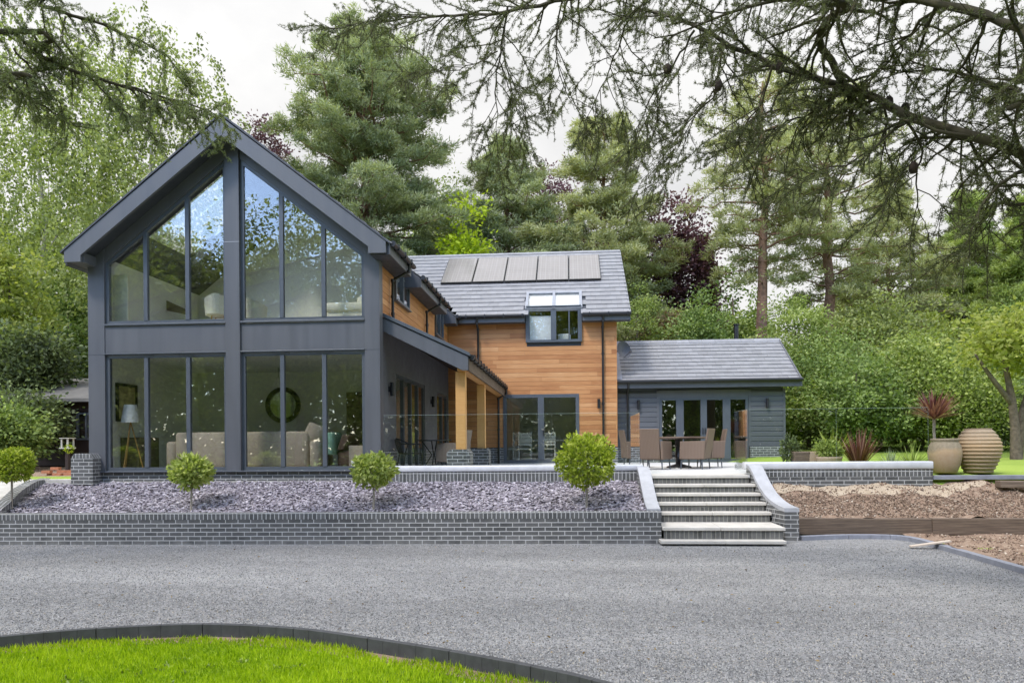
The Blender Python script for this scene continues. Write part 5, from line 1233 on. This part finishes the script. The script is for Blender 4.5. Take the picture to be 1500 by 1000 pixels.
b=stand(1305,40); pine_tree('slender_pine','slender grey green pine between the bare trunked pines and the larch',b,topz_(1310,250,40)-b[2],4.5,3.4,'lf_pine2',r=.2,whorl=.7,nb=7,tuft=.24,dens=1.4)
b=stand(1418,44); pine_tree('larch','soft pale green larch at the upper right beyond the hedge',b,topz_(1418,290,44)-b[2],2.5,5.2,'lf_mid',r=.2,whorl=.5,nb=9,tuft=.28,dens=1.7,up=.05,shape=lambda f:(1-f)*.95+.08)
b=stand(1505,38); pine_tree('larch','pale green larch cut by the right edge of the frame',b,topz_(1505,300,38)-b[2],2.5,4.6,'lf_mid',r=.2,whorl=.5,nb=9,tuft=.28,dens=1.7,up=.05,shape=lambda f:(1-f)*.95+.08)
b=stand(1034,41); pine_tree('small_conifer','narrow bright green conifer beside the copper beech',b,topz_(1034,352,41)-b[2],1.5,1.7,'lf_mid2',r=.14,whorl=.45,nb=8,tuft=.22,dens=1.5,up=.3,shape=lambda f:(1-f)*.95+.06)
# copper beeches and coloured trees
def bt(px,top,Y,w,mat,label,name='broadleaf_tree',nc=220,per=70,leaf=.22,clump=.75,bot=None,**k):
    b=stand(px,Y); H_=topz_(px,top,Y)-b[2]; r_=w*Y/1050/2; zb=b[2]+.5 if bot is None else topz_(px,bot,Y)
    cz=(H_+max(.2,zb-b[2]))/2; rz=(H_-max(.2,zb-b[2]))/2
    cr=[(0,0,cz,r_*.85,r_*.8,rz)]+[(r_*.5*math.cos(a),r_*.5*math.sin(a)*.8,cz+rz*RG.uniform(-.55,.35),r_*.6,r_*.6,rz*.55) for a in RG.uniform(0,6.28,4)]
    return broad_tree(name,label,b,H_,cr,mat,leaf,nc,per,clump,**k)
bt(806,228,46,120,'lf_purple','copper beech with dark purple crown between the two pines','copper_beech',260,95,.22)
bt(990,285,40,135,'lf_purple','copper beech with dark purple crown right of the cedar wing roof','copper_beech',300,95,.22)
bt(392,168,44,120,'lf_purple','copper beech whose purple top shows above the gable roof','copper_beech',240,95,.22)
bt(688,288,32.5,66,'lf_lime','bright yellow green tree top beside the dark pine','golden_tree',170,90,.22)
bt(640,268,54,110,'lf_mid','mid green tree filling the gap right of the dark pine','broadleaf_tree',220,90,.24)
bt(560,345,48,260,'lf_mid2','low broad tree behind the ridge of the cedar wing','broadleaf_tree',280,80,.24)
bt(860,330,52,300,'lf_mid2','dark broad tree behind the pines at the cedar wing ridge','broadleaf_tree',280,80,.24)
bt(665,255,47,120,'lf_birch','pale green tree top between the dark pine and the blue green pine','broadleaf_tree',240,90,.22)
bt(955,425,37,80,'lf_mid','bright green tree between the cedar wing roof and the copper beech','broadleaf_tree',220,90,.2)
bt(1075,385,46,120,'lf_mid2','deep green tree low between the copper beech and the first bare trunk','broadleaf_tree',220,90,.22)
bt(1260,400,50,150,'lf_birch','pale tree low behind the second bare trunk','broadleaf_tree',220,80,.24)
bt(1360,360,54,170,'lf_mid','pale mid green tree in the gap left of the larch','broadleaf_tree',240,80,.24)
# hedge and shrubs right of the annexe
HB=[(935,430,33,90,'lf_mid','yellowish shrub just right of the cedar wing above the annexe roof'),
(985,445,32,80,'lf_bronze','bronze brown shrub above the annexe roof'),
(1035,428,33,80,'lf_mid2','dark green rounded shrub left of the annexe flue'),
(1090,470,31,110,'lf_mid','bright green shrub behind the annexe flue'),
(1165,440,32,120,'lf_mid','large light green shrub at the foot of the bare pine trunks'),
(1225,475,29,120,'lf_mid2','broad laurel behind the annexe gable'),
(1290,445,31,120,'lf_birch','yellow tipped tall hedge shrub behind the lawn chairs'),
(1350,470,28,120,'lf_mid','mid green hedge shrub behind the cordyline'),
(1405,440,31,140,'lf_yel','large yellow green shrub behind the terracotta urn'),
(1470,425,33,150,'lf_mid','tall light green hedge shrub near the right edge'),
(1540,430,31,150,'lf_mid2','dark hedge shrub at the right edge of the frame'),
(1185,545,27.5,110,'lf_mid','low laurel at the back of the lawn by the annexe corner'),
(1255,540,27.5,120,'lf_mid2','low dark laurel behind the turquoise chairs'),
(1325,545,27,110,'lf_mid','low bright laurel behind the phormium'),
(1395,540,26.5,120,'lf_mid','low dark laurel behind the cordyline'),
(1455,555,26.5,110,'lf_dark','low dark evergreen behind the urn'),
(1530,560,26,120,'lf_mid2','low laurel beyond the right edge of the urn')]
for hi,(px,top,Y,w,mat,lab) in enumerate(HB):
    lf_=(.115,.16,.135,.185,.12)[hi%5]; top+=(-22,14,-6,24,-14,6)[hi%6]; Y+=(0,1.5,-1.2,2,-.6)[hi%5]
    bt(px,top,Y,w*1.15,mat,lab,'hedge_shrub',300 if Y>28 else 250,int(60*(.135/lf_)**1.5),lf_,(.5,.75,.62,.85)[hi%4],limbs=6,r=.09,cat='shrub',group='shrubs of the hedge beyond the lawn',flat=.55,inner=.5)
# woodland behind, reads as one mass
n=2600; x=RG.uniform(-70,95,n); y=RG.uniform(56,80,n); gzv=ground_h(x,y); hgt=6+2.5*np.sin(x*.21)+1.5*np.sin(x*.57+1); z=gzv+RG.random(n)**.7*hgt
idx=np.repeat(np.arange(n),26); N=len(idx); off=RG.normal(size=(N,3))*np.array((.9,.9,.6)); C=np.stack([x,y,z],1)[idx]+off
o=quads_mesh('woodland',leaves(C,unit(off+rdir(N)),RG.uniform(.35,.6,N),RG.uniform(.12,.2,N)),np.clip(RG.normal(.45,.13,n)[idx]+RG.normal(size=N)*.15,0,1),MT['lf_mid2']); o['kind']='stuff'
# tree on the right lawn
b=stand(1487,21); b=(b[0],b[1],b[2]); t=thing('magnolia','lawn tree with twin grey trunks and light leaves at the right edge','tree',b)
m=MB(); m.tube([(b[0]+.02,21,b[2]-.1),(b[0],21,b[2]+.9),(b[0]-.08,21,b[2]+1.7),(b[0]-.35,20.9,b[2]+2.9)],[.15,.115,.1,.05],10)
m.tube([(b[0]+.15,21.1,b[2]-.1),(b[0]+.22,21.1,b[2]+1.2),(b[0]+.6,21,b[2]+2.8)],[.11,.09,.05],8); m.tube([(b[0]-.05,21,b[2]+1.5),(b[0]-.75,20.8,b[2]+2.3),(b[0]-1.2,20.7,b[2]+2.9)],[.08,.06,.03],7)
m.build('trunk',MT['bark'],t); C=np.array(b)+np.array((.3,0,3.2))+rdir(150)*RG.uniform(.3,1,(150,1))*np.array((1.6,1.5,.95)); i=np.repeat(np.arange(150),34); off=RG.normal(size=(len(i),3))*np.array((.28,.28,.12))
quads_mesh('crown',leaves(C[i]+off,unit(off+rdir(len(i))*.5),RG.uniform(.12,.2,len(i)),RG.uniform(.035,.055,len(i))),np.clip(RG.normal(.6,.2,len(i)),0,1),MT['lf_yel'],t)
# left side: birches, laurels, evergreens
b=stand(60,30); birch_tree('birch','weeping birch with pale green leaves at the far left',b,topz_(60,40,30)-b[2],4.8,'lf_birch',1250,.15)
b=stand(225,29); birch_tree('birch','tall weeping birch with yellow green crown left of the gable roof',b,topz_(215,45,29)-b[2],4.4,'lf_birch',1350,.15)
b=stand(-40,36); birch_tree('birch','weeping birch partly outside the left edge of the frame',b,17,4.5,'lf_birch',800,.17)
b=stand(150,40); birch_tree('birch','farthest weeping birch seen between the two nearer ones',b,15.5,5.5,'lf_birch',1100,.18)
LB=[(15,330,24,130,'lf_yel','bright green leafy tree at the left edge above the dark shrubs',.19),(100,400,27,130,'lf_mid2','mid green tree just left of the gable corner',.19),(62,470,24,90,'lf_dark','dark evergreen beside the shed roof',.16),(20,470,21,130,'lf_dark','large dark evergreen at the left edge of the frame',.15),(45,575,19,90,'lf_dark','low dark evergreen with grey green shoots left of the shed',.12),(5,600,17.5,70,'lf_mid2','low laurel behind the leftmost ball tree',.12)]
for px,top,Y,w,mat,lab,lf in LB:
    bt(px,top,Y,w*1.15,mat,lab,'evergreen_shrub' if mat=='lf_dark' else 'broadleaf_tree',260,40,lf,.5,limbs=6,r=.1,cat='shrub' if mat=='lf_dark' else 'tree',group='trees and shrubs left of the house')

# ------------------------------------------------------------------ overhanging cedars near the camera
def cedar(label, base, trunk, r, limbs, mat, sec_step=.16, sec_len=(.5,1.5), ter=8, tuft=.028, droop=.35, seed=0, dens=1.0, cones=()):
    t=thing('cedar_tree',label,'tree',base)
    m=MB(); m.tube([base]+trunk,list(np.linspace(r*1.15,r*.35,len(trunk)+1)),14); P=[];D=[];W=[]
    for L in limbs:
        pts=np.array([l[:3] for l in L],float); rad=[l[3]*.58 for l in L]
        if len(pts)>3:
            k=4; sp=smooth_path(pts,k); rad=list(np.interp(np.linspace(0,len(pts)-1,len(sp)),range(len(pts)),rad)); pts=sp
        pts=pts+RG.normal(size=pts.shape)*.012
        m.tube(list(pts),rad,8)
        seg=np.linalg.norm(np.diff(pts,axis=0),axis=1); cum=np.concatenate([[0],np.cumsum(seg)]); tot=cum[-1]
        s=.15
        while s<tot:
            o=np.array([np.interp(s,cum,pts[:,k]) for k in range(3)]); j=min(len(pts)-2,np.searchsorted(cum,s)-1 if s>0 else 0); d=unit(pts[j+1]-pts[j])
            rr=float(np.interp(s,cum,rad)); side=unit(np.cross(d,(0,0,1.0)))*RG.choice((-1,1))
            f=s/tot; ln=RG.uniform(*sec_len)*(1-.45*f)
            dv=unit(d*RG.uniform(.2,1.0)+side*RG.uniform(.2,1.1)+np.array((0,0,RG.uniform(-.55,.3))))
            n=7; q=[o]; cur=dv.copy()
            for i in range(n-1):
                cur=unit(cur+RG.normal(size=3)*.16+np.array((0,0,-droop*.22))); q.append(q[-1]+cur*ln/(n-1))
            q=np.array(q); m.tube(list(q),list(np.linspace(min(.018,rr*.5)+.002,.003,n)),5,cap=False)
            for i in range(int(ter*ln*1.2)):
                u=RG.uniform(.12,1); o2=np.array([np.interp(u,np.linspace(0,1,n),q[:,k]) for k in range(3)]); ii=min(n-2,int(u*(n-1))); d2=unit(q[ii+1]-q[ii])
                l2=RG.uniform(.1,.42)*(1.15-u*.5); v2=unit(d2*.7+unit(np.cross(d2,rdir(1)[0]))*.9+np.array((0,0,-.12)))
                e=o2+v2*l2+np.array((0,0,-.06*l2)); mid=(o2+e)/2+RG.normal(size=3)*.02
                m.tube([o2,mid,e],[.0042,.0032,.002],4,cap=False)
                kk=int(l2/.026*dens)+1; uu=RG.random(kk); pp=o2+(e-o2)*uu[:,None]+RG.normal(size=(kk,3))*.006
                P+=list(pp); D+=[v2]*kk; W+=[RG.normal()*.1+.5]*kk
            kk=int(ln/.035*dens); uu=RG.uniform(.35,1,kk)
            for u in uu: P.append(np.array([np.interp(u,np.linspace(0,1,n),q[:,k]) for k in range(3)])+RG.normal(size=3)*.006); D.append(dv); W.append(.5+RG.normal()*.1)
            s+=sec_step*RG.uniform(.6,1.4)
    P=np.array(P);D=np.array(D);W=np.array(W); k=7; i=np.repeat(np.arange(len(P)),k); N=len(i)
    d=unit(D[i]*.35+rdir(N)+np.array((0,0,.25)))
    quads_mesh('needles',leaves(P[i],d,RG.uniform(.7,1.25,N)*tuft,RG.uniform(.075,.11,N)*tuft),np.clip(W[i]+RG.normal(size=N)*.15,0,1),MT[mat],t)
    for (px,py,Yc) in cones:
        c=at(px,py,Yc); q=MB(); q.lathe([(0,-.055),(.028,-.045),(.04,-.01),(.036,.03),(.018,.055),(0,.06)],c,10); q.build('cone',MT['conebark'],t)
    m.build('trunk',MT['twig'],t); return t,len(P)
def LP(Yv,*pts):   # limb through image points at given depths, with radii
    return [(*at(x,y,Yv if np.isscalar(Yv) else Yv[i]),r) for i,(x,y,r) in enumerate(pts)]
TB=(8.2,4.2,0.0)
root=lambda z,r:(8.2,4.2,z,r)
limbsR=[
 [root(6.3,.13)]+LP((6.0,6.2,6.6,7,7.4,7.8,8.2),(1640,262,.08),(1500,225,.075),(1330,165,.065),(1240,128,.055),(1130,95,.045),(1020,40,.035),(930,10,.02)),
 [root(7.0,.12)]+LP((6.0,6.4,6.8,7.0,7.2),(1330,-60,.07),(1240,10,.065),(1200,55,.06),(1238,128,.05),(1250,190,.02)),
 [root(7.2,.1)]+LP((6.5,7,7.5,8,8.4,8.8,9),(1300,-120,.06),(1100,-60,.05),(900,-20,.04),(790,8,.035),(690,22,.028),(600,26,.02),(470,42,.008)),
 LP((8.0,8.1,8.2,8.3),(745,8,.022),(735,65,.018),(728,120,.013),(727,205,.005)),
 LP((8.0,8.1,8.2,8.3),(733,70,.014),(750,115,.011),(765,150,.008),(776,192,.004)),
 LP((8.1,8.2,8.3,8.4),(728,75,.013),(695,95,.01),(650,105,.008),(600,108,.004)),
 LP((7.6,7.8,8.0,8.2),(830,0,.02),(815,60,.014),(820,110,.01),(840,160,.004)),
 LP((7.5,7.7,7.9,8.0),(930,10,.02),(905,70,.014),(880,130,.01),(855,185,.004)),
 LP((7.3,7.4,7.5,7.6),(1020,40,.022),(985,95,.016),(950,150,.011),(925,215,.004)),
 LP((7.3,7.4,7.5,7.6),(1060,60,.022),(1050,130,.015),(1010,180,.01),(965,235,.004)),
 LP((7.0,7.1,7.2,7.3),(1130,95,.022),(1115,150,.015),(1085,195,.01),(1070,240,.004)),
 LP((7.0,7.1,7.2,7.3),(1240,130,.022),(1190,165,.016),(1140,185,.012),(1085,205,.005)),
 LP((6.8,6.9,7.0,7.1),(1300,155,.022),(1290,205,.016),(1240,240,.011),(1180,262,.005)),
 LP((6.6,6.7,6.8,6.9),(1330,165,.025),(1350,225,.017),(1340,270,.012),(1355,330,.005)),
 LP((6.5,6.7,6.9,7.1),(1400,190,.03),(1440,240,.02),(1460,300,.012),(1420,360,.004)),
 [root(7.6,.1)]+LP((5.5,5.6,6.0,6.4,7.0,7.6),(1620,70,.06),(1500,40,.055),(1380,5,.05),(1250,-5,.035),(1100,10,.025),(960,60,.01)),
 LP((6.0,6.2,6.5,6.8),(1450,25,.03),(1420,80,.022),(1390,130,.015),(1380,190,.006)),
 LP((6.3,6.6,6.9,7.2),(1380,8,.03),(1320,60,.02),(1290,100,.014),(1225,160,.006)),
 [root(6.6,.06)]+LP((5.6,6.0,6.4,6.8),(1580,110,.04),(1490,130,.03),(1420,110,.02),(1330,90,.01)),
]
_,nR=cedar('large spreading cedar whose dark bare limbs overhang the picture from the upper right',TB,[(8.25,4.2,2),(8.2,4.25,5),(8.2,4.2,7.6),(8.1,4.3,10.5)],.42,limbsR,'lf_cedar',.095,(.5,1.4),9,.029,.35,dens=1.5,cones=((1302,150,6.85),(1338,246,6.7),(1326,160,6.75),(1142,100,7.1),(1052,126,7.35),(978,102,7.4)))
TL=(-16.5,6.0,-.25)
rl=lambda z,r:(-16.5,6.0,z,r)
limbsL=[
 [rl(5.6,.1)]+LP((8.4,8.8,9.2,9.6,10,10.2),(-40,45,.06),(50,80,.05),(120,108,.04),(200,132,.03),(290,155,.018),(342,190,.006)),
 [rl(6.2,.1)]+LP((8.2,8.6,9.0,9.4,9.8),(-40,-25,.05),(60,8,.04),(150,38,.03),(225,72,.02),(290,130,.006)),
 LP((8.8,9,9.2,9.3),(20,70,.03),(60,120,.02),(85,150,.012),(100,185,.004)),
 LP((9.2,9.3,9.4,9.5),(130,112,.025),(180,160,.015),(215,190,.01),(235,210,.004)),
 LP((9.5,9.6,9.7,9.8),(180,125,.022),(240,150,.014),(290,175,.009),(320,205,.004)),
 LP((9.0,9.1,9.2,9.3),(95,22,.02),(90,60,.014),(70,95,.009),(30,120,.004)),
 [rl(5.0,.09)]+LP((8.2,8.6,9.0,9.2),(-60,110,.05),(0,125,.035),(50,150,.02),(95,172,.006)),
]
_,nL=cedar('cedar whose green needled boughs reach in from the upper left over the gable',TL,[(-16.5,6.0,3),(-16.45,6.0,6),(-16.5,6.0,9.5)],.36,limbsL,'lf_cedar2',.085,(.25,.68),14,.036,.4,dens=1.5)
print('cedar tufts',nR,nL)

# ------------------------------------------------------------------ the garden behind the camera (seen in the glass)
for i,(x,y,h,w,mat,lab) in enumerate([(-30,-16,12,10,'lf_birch','broad green tree behind the camera at the far left of the drive'),(-19,-20,14,11,'lf_mid','leafy tree behind the camera left of the drive'),(-9,-24,12.5,10,'lf_mid','light green tree behind the camera by the drive'),(1,-20,14.5,10,'lf_yel','tall green tree straight behind the camera'),(11,-18,18,11,'lf_mid','tallest tree behind the camera'),(22,-20,15,11,'lf_mid','light green tree behind the camera on the right'),(34,-14,14,11,'lf_birch','broad green tree far right behind the camera'),(-24,-4,9,8,'lf_mid','rounded green tree beyond the left end of the drive')]):
    h*=1.45; w*=1.15; b=(x,y,gz((x,y))); r_=w/2
    cr=[(0,0,h*.55,r_,r_*.8,h*.46)]+[(r_*.6*math.cos(a),r_*.5*math.sin(a),h*RG.uniform(.3,.75),r_*.6,r_*.6,h*.24) for a in RG.uniform(0,6.28,5)]
    broad_tree('garden_tree',lab,b,h,cr,mat,.3,620,70,1.4,r=.3,group='trees behind the camera')
n=3600; x=RG.uniform(-80,80,n); y=RG.uniform(-38,-22,n); z=RG.random(n)**1.5*11
i=np.repeat(np.arange(n),24); N=len(i); off=RG.normal(size=(N,3))*np.array((1.1,1.1,.7)); o=quads_mesh('hedge_bank',leaves(np.stack([x,y,z],1)[i]+off,unit(off+rdir(N)),RG.uniform(.5,.8,N),RG.uniform(.18,.28,N)),np.clip(RG.normal(.45,.2,N),0,1),MT['lf_mid2']); o['kind']='stuff'
